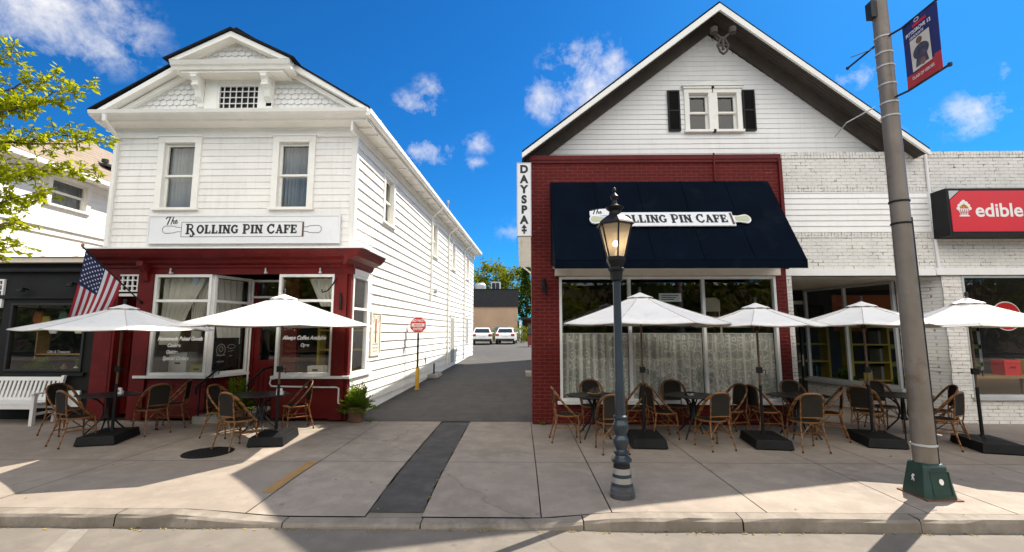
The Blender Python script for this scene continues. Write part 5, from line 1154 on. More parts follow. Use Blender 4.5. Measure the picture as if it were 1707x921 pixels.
def plant(name, label, x, y, z, h, r_, n, potr=None, seed=1):
    q = random.Random(seed); t = thing(name, label, 'plant', (x, y, z))
    if potr:
        b = MB(); b.lathe([(potr * .62, 0), (potr * .70, .02), (potr * .93, .27), (potr * 1.05, .275), (potr * 1.08, .33), (potr * .98, .335), (potr * .9, .29)], 24, (x, y, z)); b.build('pot', M['terracotta'], t, smooth=True); z += .28
    b = MB(); stem = MB()
    for i in range(n):
        a = q.random() * 6.28; up = q.uniform(.1, 1.); L = r_ * q.uniform(.6, 1.15)
        d = Vector((math.cos(a) * (1.05 - up * .85), math.sin(a) * (1.05 - up * .85), up * h / r_)); p0 = Vector((x + math.cos(a) * .05, y + math.sin(a) * .05, z)); pts = []
        for k in range(9):
            f_ = k / 8; pts.append(p0 + d * L * f_ + Vector((0, 0, -.30 * L * f_ * f_)))
        stem.tube(pts, [.004] * 8 + [.001], 4)
        for k in range(2, 9):
            tg = (pts[min(k + 1, 8)] - pts[k - 1]).normalized(); sd = tg.cross(Vector((0, 0, 1)))
            if sd.length < .05: sd = Vector((1, 0, 0))
            sd.normalize(); w = .085 * (1.2 - k / 9) + .025
            for s_ in (-1, 1):
                for kk in (0, .5):
                    c = pts[k] + tg * kk * .03; e = c + sd * s_ * w + tg * w * .6 + Vector((q.gauss(0, .015), q.gauss(0, .015), q.uniform(-.01, .05))); m2 = (c + e) / 2 + tg * .018
                    b.add([c, m2, e, (c + e) / 2 - tg * .012], [(0, 1, 2, 3)])
    b.build('foliage', M['fern'], t, recalc=False); stem.build('stems', M['fern'], t, recalc=False); return t
plant('potted_plant', 'bushy green plant in terracotta pot at the alley corner of the cafe', -3.46, 9.98, 0, .62, .40, 90, .21, 4)
plant('fern', 'green fern beside the concrete entrance step of the cafe', -5.75, 9.55, .0, .75, .45, 80, .15, 9)

plant('leafy_plant', 'green leafy plant inside the recessed shop window, near its door', 8.45, 12.4, .62, .42, .32, 34, None, 21)
plant('leafy_plant', 'green leafy plant inside the recessed shop window, near the steel pole', 8.95, 11.2, .62, .36, .28, 30, None, 22)
plant('leafy_plant', 'small green plant behind the glass of black shop window, above the bench', -10.9, 10.5, 1.02, .34, .26, 30, None, 23)
plant('leafy_plant', 'small green plant at right end of the black shop window', -9.9, 10.5, 1.02, .30, .24, 26, None, 24)
for x_, lab_ in ((9.75, 'dark framed board leaning at left inside the rightmost shop window'),):
    t = thing('framed_board', lab_, 'board', (x_, 10.6, .95)); b = MB(front(10.75)); frame_boxes(b, x_ - .3, x_ + .3, .95, 1.75, .05, 0, .04); b.build('frame', M['wood'], t); b = MB(front(10.76)); b.box(x_ - .26, x_ + .26, 0, .02, 1.0, 1.7); b.build('panel', M['olive'], t)
t = thing('window_shelf', 'wide low shelf behind the rightmost shop window', 'shelf', (11, 10.6, 0)); b = MB(); b.box(9.42, 12.4, 10.2, 10.9, .90, .95); b.build('board', M['wood'], t)
for xx in (9.6, 11.0, 12.3): b = MB(); b.box(xx - .03, xx + .03, 10.5, 10.56, .02, .90); b.build('leg', M['wood'], t)
for x_, m_, c_ in ((10.7, 'signred', 'red'), (11.25, 'ylwshelf', 'yellow'), (11.8, 'teal', 'teal')):
    crate('gift_box', c_ + ' gift box on the wide shelf behind the rightmost shop window', 'box', x_ - .17, x_ + .17, 10.4, 10.7, .95, 1.28, m_, 'gift boxes in the rightmost shop window')
# ------------------------------------------------------------------ flag
fl = thing('flag', 'stars and stripes flag hanging from an angled pole beside the lattice transom', 'flag', (-8.25, 9.95, 2.5))
p0, p1 = Vector((-8.22, 9.93, 2.50)), Vector((-8.86, 9.08, 3.60))
b = MB(); b.tube([p0, p1], .014, 8); b.build('flagpole', M['black'], fl, smooth=True); b = MB(); b.lathe([(.012, 0), (.03, .015), (.034, .04), (.02, .065), (.004, .07)], 12, p1); b.build('finial', M['wood'], fl, smooth=True)
b = MB(); b.tube([p0 + Vector((0, .05, -.04)), p0 + Vector((-.03, -.04, .05))], .028, 8); b.build('bracket', M['iron'], fl)
hd = (p0 - p1); H0 = p1 + hd * .05; H1 = p1 + hd * .64
def cloth(u, v):    # u along the hoist (0 = top, at the finial), v along the fly
    top = H0 + (H1 - H0) * u
    end = Vector((-9.16, 9.2, 1.98)) + Vector((.40, .25, -.06)) * u
    p = top + (end - top) * v + Vector((.03, 0, -.05)) * math.sin(math.pi * v)
    wv = .05 * math.sin(u * 9 + v * 3) * v
    return p + Vector((.5, -.8, .1)) * wv
b = MB(); NU, NV = 26, 24
for j in range(NU):
    for i in range(NV):
        u0, u1, v0, v1 = j / NU, (j + 1) / NU, i / NV, (i + 1) / NV
        st = int(j // 2); b.cm = 2 if (v0 < .40 and st < 7) else (0 if st % 2 == 0 else 1)
        b.add([tuple(cloth(u0, v0)), tuple(cloth(u1, v0)), tuple(cloth(u1, v1)), tuple(cloth(u0, v1))], [(0, 1, 2, 3)])
bm_o = b.build('cloth', [M['flagred'], M['flagwhite'], M['bluenavy']], fl, recalc=False)
b = MB()
for r_ in range(9):
    for c_ in range(6 if r_ % 2 == 0 else 5):
        u = (r_ + .8) / 9.6 * 7 / 13; v = .40 * ((c_ + .55 + (.5 if r_ % 2 else 0)) / 6.1)
        P = cloth(u, v); a1 = (cloth(u + .02, v) - P).normalized(); a2 = (cloth(u, v + .02) - P).normalized(); nn = a1.cross(a2).normalized()
        for sg_ in (-1, 1):
            vs = [tuple(P + nn * .004 * sg_ + (a1 * math.cos(k * math.pi / 5) + a2 * math.sin(k * math.pi / 5)) * (.022 if k % 2 == 0 else .010)) for k in range(10)]; b.add(vs, [tuple(range(10))])
b.build('stars', M['flagwhite'], fl, recalc=False)

# ------------------------------------------------------------------ street furniture
lp = thing('lamp_post', 'old-style blue-grey lamp post with lit lantern and striped base', 'street lamp', (1.18, 5.64, 0))
c0 = (1.18, 5.64, 0)
b = MB(); b.lathe([(.142, 0), (.145, .05), (.138, .055), (.135, .10), (.128, .105), (.126, .13)], 28, c0); b.build('foot', M['hvacd'], lp, smooth=True)
rad = lambda z: .125 - .038 * (z - .13) / .27
bands = [('postgrey', .13, .165), ('silver', .165, .225), ('postgrey', .225, .262), ('silver', .262, .325), ('black', .325, .375)]
for m, z0, z1 in bands: b = MB(); b.lathe([(rad(z0), z0), (rad(z1), z1)], 28, c0); b.build('base_band', M[m], lp, smooth=True)
b = MB(); b.lathe([(.098, .375), (.105, .39), (.118, .40), (.118, .42), (.10, .44), (.075, .46), (.072, .47), (.088, .485), (.09, .505), (.07, .52), (.064, .53), (.075, .56), (.092, .61), (.09, .65), (.072, .68), (.066, .69), (.07, .70), (.09, .75), (.094, .79), (.08, .83), (.068, .86), (.066, .875), (.082, .885), (.082, .905), (.066, .92)], 28, c0); b.build('turned_base', M['postgrey'], lp, smooth=True)
b = MB(); b.lathe([(.060, .92), (.056, 1.3), (.053, 1.31), (.045, 2.45), (.046, 2.5)], 24, c0); b.build('shaft', M['postgrey'], lp, smooth=True)
b = MB(); b.lathe([(.048, 2.5), (.075, 2.52), (.078, 2.62), (.10, 2.64), (.10, 2.66), (.085, 2.68)], 8, c0); b.lathe([(.085, 2.68), (.125, 2.76), (.125, 2.785)], 6, c0, R(30)); b.build('lantern_holder', M['black'], lp)
b = MB(); z0, z1, r0, r1 = 2.785, 3.20, .105, .205
for i in range(6):
    a = R(30 + 60 * i); c, s_ = math.cos(a), math.sin(a); b.tube([(c0[0] + c * r0, c0[1] + s_ * r0, z0), (c0[0] + c * r1, c0[1] + s_ * r1, z1)], .011, 5)
b.lathe([(r0 + .012, z0), (r0 + .012, z0 + .02)], 6, c0, R(30)); ln = b.build('lantern_frame', M['black'], lp)
frost = bpy.data.materials.new('frosted_lantern_glass'); frost.use_nodes = True; t_ = frost.node_tree; t_.nodes.clear()
o_ = t_.nodes.new('ShaderNodeOutputMaterial'); m1 = t_.nodes.new('ShaderNodeMixShader'); m1.inputs[0].default_value = .5; tr = t_.nodes.new('ShaderNodeBsdfTransparent'); tr.inputs[0].default_value = (.95, .9, .8, 1); tl = t_.nodes.new('ShaderNodeBsdfTranslucent'); tl.inputs[0].default_value = (.8, .68, .50, 1); m2 = t_.nodes.new('ShaderNodeMixShader'); m2.inputs[0].default_value = .4; df = t_.nodes.new('ShaderNodeBsdfDiffuse'); df.inputs[0].default_value = (.7, .62, .48, 1)
t_.links.new(tl.outputs[0], m2.inputs[1]); t_.links.new(df.outputs[0], m2.inputs[2]); t_.links.new(tr.outputs[0], m1.inputs[1]); t_.links.new(m2.outputs[0], m1.inputs[2]); t_.links.new(m1.outputs[0], o_.inputs[0])
b = MB()
for i in range(6):
    a0, a1 = R(30 + 60 * i), R(90 + 60 * i); P = lambda a, r_, z: (c0[0] + math.cos(a) * r_, c0[1] + math.sin(a) * r_, z); b.poly(P(a0, r0 - .004, z0 + .02), P(a1, r0 - .004, z0 + .02), P(a1, r1 - .004, z1), P(a0, r1 - .004, z1))
b.build('glass', frost, ln, recalc=False)
b = MB(); b.lathe([(.235, 3.195), (.24, 3.21), (.225, 3.235), (.14, 3.30), (.12, 3.315)], 6, c0, R(30)); b.build('lantern_roof', M['black'], lp)
b = MB(); b.lathe([(.11, 3.31), (.075, 3.34), (.068, 3.38), (.10, 3.405), (.115, 3.43), (.06, 3.45), (.035, 3.47), (.028, 3.52), (.045, 3.545), (.05, 3.57), (.025, 3.60), (.012, 3.62), (.024, 3.64), (.02, 3.67), (.004, 3.69)], 18, c0); b.build('finial', M['black'], lp, smooth=True)
em = bpy.data.materials.new('lamp_glow'); em.use_nodes = True; t_ = em.node_tree; t_.nodes.clear(); o_ = t_.nodes.new('ShaderNodeOutputMaterial'); e_ = t_.nodes.new('ShaderNodeEmission'); e_.inputs[0].default_value = (1, .72, .42, 1); e_.inputs[1].default_value = 14; t_.links.new(e_.outputs[0], o_.inputs[0])
b = MB(); b.lathe([(.008, -.035), (.028, -.02), (.034, 0), (.026, .025), (.01, .04)], 14, (c0[0], c0[1], 2.97)); b.build('bulb', em, lp, smooth=True)
b = MB(); b.tube([(c0[0], c0[1], 2.785), (c0[0], c0[1], 2.94)], .018, 8); b.build('bulb_socket', M['creamf'], lp)

pl = thing('utility_pole', 'tall tapered steel street pole on dark green base cover', 'pole', (4.77, 5.75, 0))
px_, py_ = 4.77, 5.75
b = MB(); prof = [(.118, .36), (.114, 1.0), (.106, 2.2), (.102, 3.2), (.094, 4.6), (.086, 6.2), (.074, 9.0)]; b.lathe(prof, 28, (px_, py_, 0)); b.build('shaft', M['steel'], pl, smooth=True)
for z, rr, m in ((3.50, .1015, 'black'), (3.22, .1025, 'black'), (5.30, .0905, 'hvac'), (5.70, .0885, 'hvac'), (5.48, .0895, 'hvac'), (4.80, .093, 'hvac'), (4.62, .094, 'hvac'), (.56, .1175, 'hvac'), (5.05, .092, 'hvac')):
    b = MB(); b.lathe([(rr, z), (rr + .010, z + .004), (rr + .010, z + .022), (rr, z + .026)], 24, (px_, py_, 0)); b.build('strap', M[m], pl, smooth=True)
b = MB(); b.box(px_ - .15, px_ - .06, py_ - .05, py_ + .05, 6.0, 6.22); b.build('bracket', M['charcoal'], pl)
b = MB(); b.tube([(px_ + .085, py_ - .085, .36), (px_ + .08, py_ - .083, 1.5), (px_ + .075, py_ - .075, 3.3)], .008, 5); b.build('wire', M['charcoal'], pl)
b = MB(); b.tube([(px_ - .14, py_ + .05, 4.80), (px_ - .35, py_ + .3, 4.70), (px_ - .2, py_ + .75, 4.70)], .008, 5); b.build('loose_strap', M['hvac'], pl); b = MB(); b.tube([(px_ + .11, py_ - .04, .70), (px_ + .15, py_ - .08, .69), (px_ + .08, py_ - .10, .705)], .006, 5); b.build('loose_strap', M['hvac'], pl)
b = MB(); x0, x1, y0, y1 = px_ - .19, px_ + .19, py_ - .21, py_ + .20
def octo(x0, x1, y0, y1, c): return [(x0 + c, y0), (x1 - c, y0), (x1, y0 + c), (x1, y1 - c), (x1 - c, y1), (x0 + c, y1), (x0, y1 - c), (x0, y0 + c)]
A_ = octo(x0, x1, y0, y1, .05); B_ = octo(x0 + .055, x1 - .055, y0 + .055, y1 - .055, .045); C_ = octo(x0 + .08, x1 - .08, y0 + .08, y1 - .08, .04)
b.add([(*p, .0) for p in A_] + [(*p, .355) for p in B_] + [(*p, .378) for p in C_], [tuple(range(8))[::-1], tuple(range(16, 24))] + [(i, (i + 1) % 8, 8 + (i + 1) % 8, 8 + i) for i in range(8)] + [(8 + i, 8 + (i + 1) % 8, 16 + (i + 1) % 8, 16 + i) for i in range(8)])
bo = b.build('base_cover', M['green'], pl, bevel=.006)
FB = lambda u, n, z: (px_ + u, y0 + .055 * z / .355 - n, z)
b = MB(FB); frame_boxes(b, -.11, .11, .05, .31, .012, -.004, .007); b.build('access_panel', M['green'], bo); b = MB(FB); b.prism(arc(.0, .20, .025, .033, 0, 324, 9), 'y', .003, .009); b.build('sticker', M['lettering'], bo)
FC = lambda u, n, z: (x0 + .055 * z / .355 - n, py_ - u, z)
b = MB(FC); b.ribbon([(-.01, .17), (.0, .21), (.02, .23), (.0, .235), (-.015, .21), (.015, .19), (.02, .17)], .012, .004); b.build('graffiti', M['lettering'], bo, recalc=False)
b = MB(); b.box(x0 - .015, x1 + .01, y0 - .012, y1 + .01, 0, .014); b.build('base_plate', mat('rusty_plate', (.14, .06, .03), .8, var=.3), pl)
# banner on two arms over the kerb
bn_ = thing('banner', 'blue and red cloth banner on two arms of the tall steel pole', 'banner', (px_, py_ - .3, 4.8))
bx = px_ + .07
for z, ye in ((5.70, 4.98), (4.86, 4.98)):
    b = MB(); b.tube([(px_, py_ - .05, z), (bx, py_ - .22, z + .01), (bx, ye, z + .02)], .014, 8); b.lathe([(.02, -.02), (.024, 0), (.02, .02)], 8, (bx, ye - .01, z + .02)); b.build('arm', M['charcoal'], bn_, smooth=True)
FBN = lambda u, n, z: (bx - n - .012 * math.sin(u * 9 + z * 2), 5.54 - u, z)      # u outwards to the street; seen from the left
b = MB(FBN); NN = 12
for j in range(28):
    z0, z1 = 4.87 + .83 * j / 28, 4.87 + .83 * (j + 1) / 28
    for i in range(NN):
        u0, u1 = .50 * i / NN, .50 * (i + 1) / NN; b.cm = 1 if z1 < 5.06 + .12 * u0 else 0; b.add([(u0, 0, z0), (u1, 0, z0), (u1, 0, z1), (u0, 0, z1)], [(0, 1, 2, 3)])
bo = b.build('cloth', [mat('banner_blue', (.016, .020, .12), .7, var=.08, bmp=.05), mat('banner_red', (.42, .03, .035), .7, var=.1, bmp=.05)], bn_, recalc=False); bo.modifiers.new('cloth', 'SOLIDIFY').thickness = .004
b = MB(FBN); b.box(.10, .39, .006, .009, 5.06, 5.46); bp = b.build('photo_panel', M['creamf'], bo)
b = MB(FBN); b.prism(arc(.25, 5.26, .12, .09, 0, 340, 17), 'y', .009, .012); b.prism([(.15, 5.09), (.35, 5.09), (.33, 5.2), (.18, 5.22)], 'y', .009, .0115); b.build('dark_figure', mat('figure_dark', (.06, .055, .085), .7, var=.5, vscale=14), bp); b = MB(FBN); b.prism(arc(.24, 5.40, .045, .04, 0, 340, 12), 'y', .009, .012); b.prism(arc(.27, 5.12, .04, .045, 0, 340, 12), 'y', .012, .014); b.build('emblem', mat('figure_brown', (.20, .10, .07), .7, var=.3), bp)
b = MB(FBN); b.box(.17, .37, .006, .009, 5.60, 5.635); b.build('red_bar', M['signred'], bo)
text(bo, FBN, 'PITTSGROVE 12', .05, 5.53, .062, 'lettering', .008, .002, 0, sx=.86); text(bo, FBN, 'GRADUATE', .10, 5.475, .042, 'lettering', .008, .001, 0); text(bo, FBN, 'CLASS OF HEROES', .08, 4.97, .05, 'lettering', .008, .001, 0, sx=.8)
b = MB(FBN); b.ribbon(arc(.24, 5.665, .035, .02, 0, 360, 12), .008, .006); b.build('crest', M['lettering'], bo, recalc=False)
b = MB(); b.tube([(px_, py_, 5.70), (px_ - .02, py_ + .62, 5.68)], .013, 8); b.lathe([(.018, -.018), (.022, 0), (.018, .018)], 8, (px_ - .02, py_ + .63, 5.68)); b.tube([(px_ - .05, py_ + .1, 5.64), (px_ - .12, py_ + .42, 5.72)], .006, 5); b.build('stub_arm', M['charcoal'], pl, smooth=True)

ss = thing('prohibition_sign', 'octagonal red sign on black pole with yellow foot in the alley', 'road sign', (-3.16, 14.4, zalley(14.4)))
sx_, sy_ = -3.16, 14.4; z0 = zalley(14.4)
b = MB(); b.tube([(sx_, sy_, z0 + .6), (sx_, sy_, 2.0)], .032, 10); b.build('post', M['black'], ss, smooth=True); b = MB(); b.lathe([(.09, 0), (.09, .03), (.06, .04), (.058, .66)], 14, (sx_, sy_, z0)); b.build('yellow_sleeve', M['yellow'], ss, smooth=True)
FSS = front(sy_ - .04); b = MB(FSS); b.prism([(sx_ + .27 * math.cos(R(22.5 + 45 * i)), 2.09 + .27 * math.sin(R(22.5 + 45 * i))) for i in range(8)], 'y', 0, .006); b.build('rim', M['lettering'], ss)
b = MB(FSS); b.prism([(sx_ + .252 * math.cos(R(22.5 + 45 * i)), 2.09 + .252 * math.sin(R(22.5 + 45 * i))) for i in range(8)], 'y', .006, .010); b.build('face', M['signred'], ss); b = MB(FSS); b.box(sx_ - .20, sx_ + .20, .010, .013, 2.04, 2.14); b.build('white_bar', M['lettering'], ss)
text(ss, FSS, 'DO NOT', sx_, 2.19, .105, 'lettering', .012, .004, 0, 'CENTER'); text(ss, FSS, 'ENTER', sx_, 1.93, .105, 'lettering', .012, .004, 0, 'CENTER'); text(ss, FSS, 'PRIVATE', sx_, 2.065, .07, 'signred', .015, .002, 0, 'CENTER')
t = thing('parking_block', 'grey concrete wheel stop at foot of clapboard alley wall', 'wheel stop', (-3.2, 17.6, zalley(17.6))); z = zalley(17.6); b = MB(); b.prism([(-3.42, z), (-3.0, z), (-3.06, z + .13), (-3.36, z + .13)], 'y', 16.9, 18.2); b.build('block', M['concstep'], t, bevel=.01); b = MB(); b.tube([(-3.2, 17.4, z + .1), (-3.2, 17.4, z + .5)], .03, 8); b.build('pin', M['iron'], t)
t = thing('marker_cone', 'small orange marker against the clapboard alley wall', 'marker', (-3.3, 16.6, .2)); zc = zalley(16.6); b = MB(); b.box(-3.42, -3.34, 16.55, 16.62, .75, 1.05); b.build('plate', M['orange'], t); b = MB(); b.tube([(-3.38, 16.6, zc), (-3.38, 16.6, .76)], .012, 6); b.build('stake', M['alu'], t)

# ------------------------------------------------------------------ back lot
G = .72
fb = thing('flat_roof_building', 'beige flat-roofed building with black metal fascia at end of the alley', 'building', (-5, 60, G))
b = MB(); b.box(-16, -.35, 58.06, 74, G, 4.95); b.build('wall', M['beige'], fb); b = MB(); b.box(-16, -.25, 57.9, 74.2, 4.95, 7.1)
for i in range(39): b.box(-16 + i * .41, -15.95 + i * .41, 57.87, 57.9, 4.95, 7.1)
b.build('fascia', M['charcoal'], fb); b = MB(); b.box(-16, -.2, 57.82, 74.3, 7.1, 7.18); b.build('coping', M['black'], fb)
b = MB(); b.box(-.2, 5, 57.6, 62, 3.35, 3.6); b.build('porch_roof', M['charcoal'], fb); b = MB(); b.box(-.1, .15, 57.8, 58.1, G, 3.35); b.build('porch_post', M['signw'], fb); b = MB(); b.box(.3, 5, 60.2, 60.5, G, 3.35); b.build('porch_wall', mat('brown_wall', (.16, .06, .04), .8), fb); b = MB(); b.box(.95, 2.2, 60.1, 60.2, G, 2.9); b.build('porch_door', M['carglass'], fb)
t = thing('roof_unit', 'tall grey ventilation unit on the flat black roof', 'ventilation unit', (-3, 60, 7.1)); b = MB(); b.box(-3.75, -2.55, 59.5, 60.5, 7.18, 8.25); b.build('casing', M['hvac'], t)
for x0 in (-3.62, -3.12): b = MB(); b.box(x0, x0 + .42, 59.46, 59.5, 7.3, 8.1); b.build('grille', M['charcoal'], t)
t = thing('roof_tank', 'rounded grey cooling tank on the flat black roof', 'ventilation unit', (-5.3, 60, 7.1)); b = MB(); b.lathe([(.75, 0), (.75, .7), (.55, .95), (.1, 1.0)], 20, (-5.2, 60, 7.15)); b.build('tank', M['hvac'], t, smooth=True); b = MB(); b.box(-6.6, -6.0, 59.5, 60.2, 7.18, 7.7); b.build('side_box', M['hvac'], t)
def car(name, label, x, y, m, rz=0, group=None, van=False):
    t = thing(name, label, 'car', (0, 0, 0), group); W = .89; L = 4.3
    # body profile along y (rear at -y), lofted in three widths
    side = [(-2.1, .32), (-2.14, .55), (-2.12, .85), (-2.0, 1.02), (-1.2, 1.04), (.9, .98), (1.95, .82), (2.12, .6), (2.1, .32)]
    b = MB()
    vs = []; n = len(side)
    for xs_, k in ((-W, .0), (-W * .96, .03), (W * .96, .03), (W, .0)):
        vs += [(xs_, p[0] * (.985 if abs(xs_) == W else 1), p[1] - (.0 if abs(xs_) != W else .02 if p[1] > .7 else 0)) for p in side]
    fs = [tuple(range(n))[::-1], tuple(range(3 * n, 4 * n))] + [(k * n + i, k * n + (i + 1) % n, (k + 1) * n + (i + 1) % n, (k + 1) * n + i) for k in range(3) for i in range(n)]
    b.add(vs, fs); b.build('body', M[m], t, bevel=.03)
    rz_ = 1.50 if not van else 1.75
    b = MB(); lo = [(-W * .93, -1.95), (W * .93, -1.95), (W * .93, .95), (-W * .93, .95)]; hi = [(-W * .74, -1.45), (W * .74, -1.45), (W * .74, .25), (-W * .74, .25)]
    b.add([(*p, 1.0) for p in lo] + [(*p, rz_ - .05) for p in hi] + [(p[0] * .9, p[1] * .93, rz_) for p in hi], [(0, 1, 5, 4), (1, 2, 6, 5), (2, 3, 7, 6), (3, 0, 4, 7), (4, 5, 9, 8), (5, 6, 10, 9), (6, 7, 11, 10), (7, 4, 8, 11), (8, 9, 10, 11)]); b.build('cabin', M[m], t, bevel=.03)
    b = MB(); P = lambda fx, fz: (fx * (W * .93 + (W * .74 - W * .93) * fz), -1.95 + .5 * fz - .012, 1.0 + (rz_ - 1.05) * fz); b.poly(P(-.86, .10), P(.86, .10), P(.86, .88), P(-.86, .88)); b.build('rear_window', M['carglass'], t, recalc=False)
    for s_ in (-1, 1):
        b = MB(); Q = lambda y_, fz: (s_ * (W * .93 + (W * .74 - W * .93) * fz + .008), y_, 1.0 + (rz_ - 1.05) * fz); b.poly(Q(-1.5, .12), Q(.6, .12), Q(.1, .88), Q(-1.25, .88)); b.build('side_window', M['carglass'], t, recalc=False)
        b = MB(); b.box(s_ * W * .62 if s_ > 0 else -W * .985, s_ * W * .985 if s_ > 0 else -W * .62, -2.17, -2.1, .74, .94); b.build('tail_light', M['redlight'], t, bevel=.02)
        b = MB(); b.box(s_ * W + (0 if s_ > 0 else -.16), s_ * W + (.16 if s_ > 0 else 0), .55, .7, .98, 1.10); b.build('mirror', M[m], t, bevel=.02)
        for y_ in (-1.35, 1.35):
            b = MB(); xw = s_ * (W - .10); b.tube([(xw - .10, y_, .32), (xw + .10, y_, .32)], .32, 20); w = b.build('wheel', M['tyre'], t, smooth=True); b = MB(); b.tube([(xw + s_ * .09, y_, .32), (xw + s_ * .108, y_, .32)], .2, 16); b.build('rim', M['silver'], w)
    b = MB(); b.box(-W * .95, W * .95, -2.19, -2.08, .30, .50); b.build('bumper', M['charcoal'], t, bevel=.03); b = MB(); b.box(-.26, .26, -2.17, -2.14, .70, .83); b.build('number_plate', M['signw'], t)
    t.location = (x, y, zalley(y)); t.rotation_euler = (0, 0, rz); return t
car('parked_car', 'white car parked nearest the clapboard wall, seen from behind', -3.52, 43.4, 'carwhite', R(4), 'white cars at the end of the alley')
car('parked_car', 'white car parked on the right, between two round bushes', -1.28, 44.6, 'carwhite', R(-3), 'white cars at the end of the alley')
car('parked_van', 'dark grey van parked crosswise behind the two white cars', -2.6, 54.6, 'cargrey', R(80), None, True)
def bush(label, x, y, z, r_, h, m, seed, n=420):
    q = random.Random(seed); t = thing('bush', label, 'bush', (x, y, z), 'bushes at the end of the alley'); b = MB()
    cs = [(x + r_ * .75 * math.cos(a) * q.uniform(.3, 1), y + r_ * .75 * math.sin(a) * q.uniform(.3, 1), z + h * q.uniform(.15, .9), 1) for a in [q.random() * 6.28 for _ in range(22)]]
    leafcloud(b, cs, n / 22, r_ * .22, .17, q); b.build('foliage', M[m], t, recalc=False); s = MB(); s.tube([(x, y, z), (x, y, z + h * .6)], .05, 6); s.build('trunk', M['bark'], t)
bush('yellow-green round bush between the two white cars', -2.45, 47.5, G, .62, 1.5, 'leafmid', 1); bush('big round bush right of the second white car', .12, 47, G, .80, 1.7, 'leafmid', 2, 700); bush('small yellow-green bush at corner of the clapboard wall', -4.95, 46.5, G, .7, 1.6, 'leafmid', 3); bush('dark small bush under the flat roofed porch', 1.1, 52.5, G, .5, .8, 'leafdark', 5)
t = thing('litter_bin', 'dark red bin standing at right end of the alley', 'bin', (.95, 38, G)); zb_ = zalley(38); b = MB(); b.frustum((.62, 1.22, 37.7, 38.3), (.58, 1.26, 37.66, 38.34), zb_ + .12, zb_ + .95); b.build('body', mat('bin_red', (.14, .02, .015), .5), t, bevel=.02); b = MB(); b.box(.55, 1.29, 37.62, 38.38, zb_ + .95, zb_ + 1.12); b.build('lid', M['charcoal'], t, bevel=.02)
for xx in (.66, 1.12): b = MB(); b.tube([(xx, 37.75, zb_ + .08), (xx + .06, 37.75, zb_ + .08)], .08, 10); b.build('wheel', M['tyre'], t)
t = thing('step_slab', 'small pale concrete slab at the foot of the red building alley wall', 'slab', (.3, 16, .15)); b = MB(); b.box(.2, .75, 17.6, 18.6, zalley(18) - .05, zalley(18) + .14); b.build('slab', M['concstep'], t, bevel=.01)

# trees behind
for i, (lab, x, y, h, cr, n, m, shp, sd) in enumerate([
    ('yellow-green broad tree behind the flat black roof, at left', -10, 78, 11.5, 4.2, 2600, 'leafmid', 'round', 1), ('tallest yellow-green tree behind the roof ventilation unit', -4.6, 80, 13.2, 2.6, 2300, 'leafmid', 'round', 2),
    ('broad yellow-green tree right of the roof ventilation unit', -1.2, 77, 11.2, 3.2, 2500, 'leafmid', 'round', 3), ('dark conifer beside the red brick wall at end of the alley', .9, 66, 11.6, 1.9, 2300, 'leafdark', 'cone', 4), ('low dense tree behind the flat roofed porch', 3.2, 72, 8, 3.2, 2200, 'leafdark', 'round', 5)]):
    tree('back_tree', lab, (x, y, G), h, cr, n, .48, m, sd, 'trees beyond the alley', shp)
for i, (x, y, h, cr, sd, m) in enumerate([(-46, -17, 12, 5, 31, 'leafmid'), (-37, -18, 13, 5, 32, 'leafdark'), (-28, -17, 12.5, 5, 33, 'leafmid'), (-20, -18, 12, 4.6, 25, 'leafmid'), (-12.5, -17, 12.5, 4.4, 21, 'leafmid'), (-5, -18, 13, 4.5, 22, 'leafdark'), (2.5, -17, 12, 4.4, 34, 'leafmid'), (10, -18, 13, 4.5, 23, 'leafdark'), (18, -17, 12.5, 4.6, 24, 'leafmid'), (27, -18, 12.5, 5, 35, 'leafmid'), (36, -17, 12.5, 5, 36, 'leafdark'), (45, -18, 13, 5, 37, 'leafmid'), (54, -17, 13, 5, 38, 'leafmid')]):
    tree('street_tree', ['green tree across the street, far left of the black shop', 'dark tree across the street, well left of the black shop', 'green tree across the street, opposite the white house', 'green tree across the street, opposite the bench', 'leafy tree across the street, opposite the cafe entrance', 'dark tree across the street, opposite the alley mouth', 'leafy tree across the street, opposite the lamp post', 'dark tree across the street, opposite the tall steel pole', 'green tree across the street, opposite the red fruit sign', 'green tree across the street, beyond the one opposite the fruit sign', 'dark tree across the street, well right of the fruit sign', 'last but one green tree across the street at the right', 'last green tree across the street at the right'][i], (x, y, 0), h * .66, cr * .92, 1900, .62, m, sd, 'trees across the street', low=True)
ob_ = thing('added_opposite_row', 'low brown brick row, unseen, added across the street for window reflections', 'building', (0, -24, 0)); b = MB(); b.box(-120, 120, -30, -24, 0, 6.2); b.build('wall', mat('brown_brick', (.11, .07, .05), .85, var=.2), ob_); b = MB(); b.box(-120.2, 120.2, -30.2, -23.8, 6.2, 6.4); b.build('parapet', M['trim'], ob_)  # unseen row, added so the shop glass has something dark to reflect
for i in range(8): b = MB(); b.box(-22 + i * 5.8, -18.5 + i * 5.8, -24.0, -23.95, .6, 3.0); b.build('window', M['carglass'], ob_)

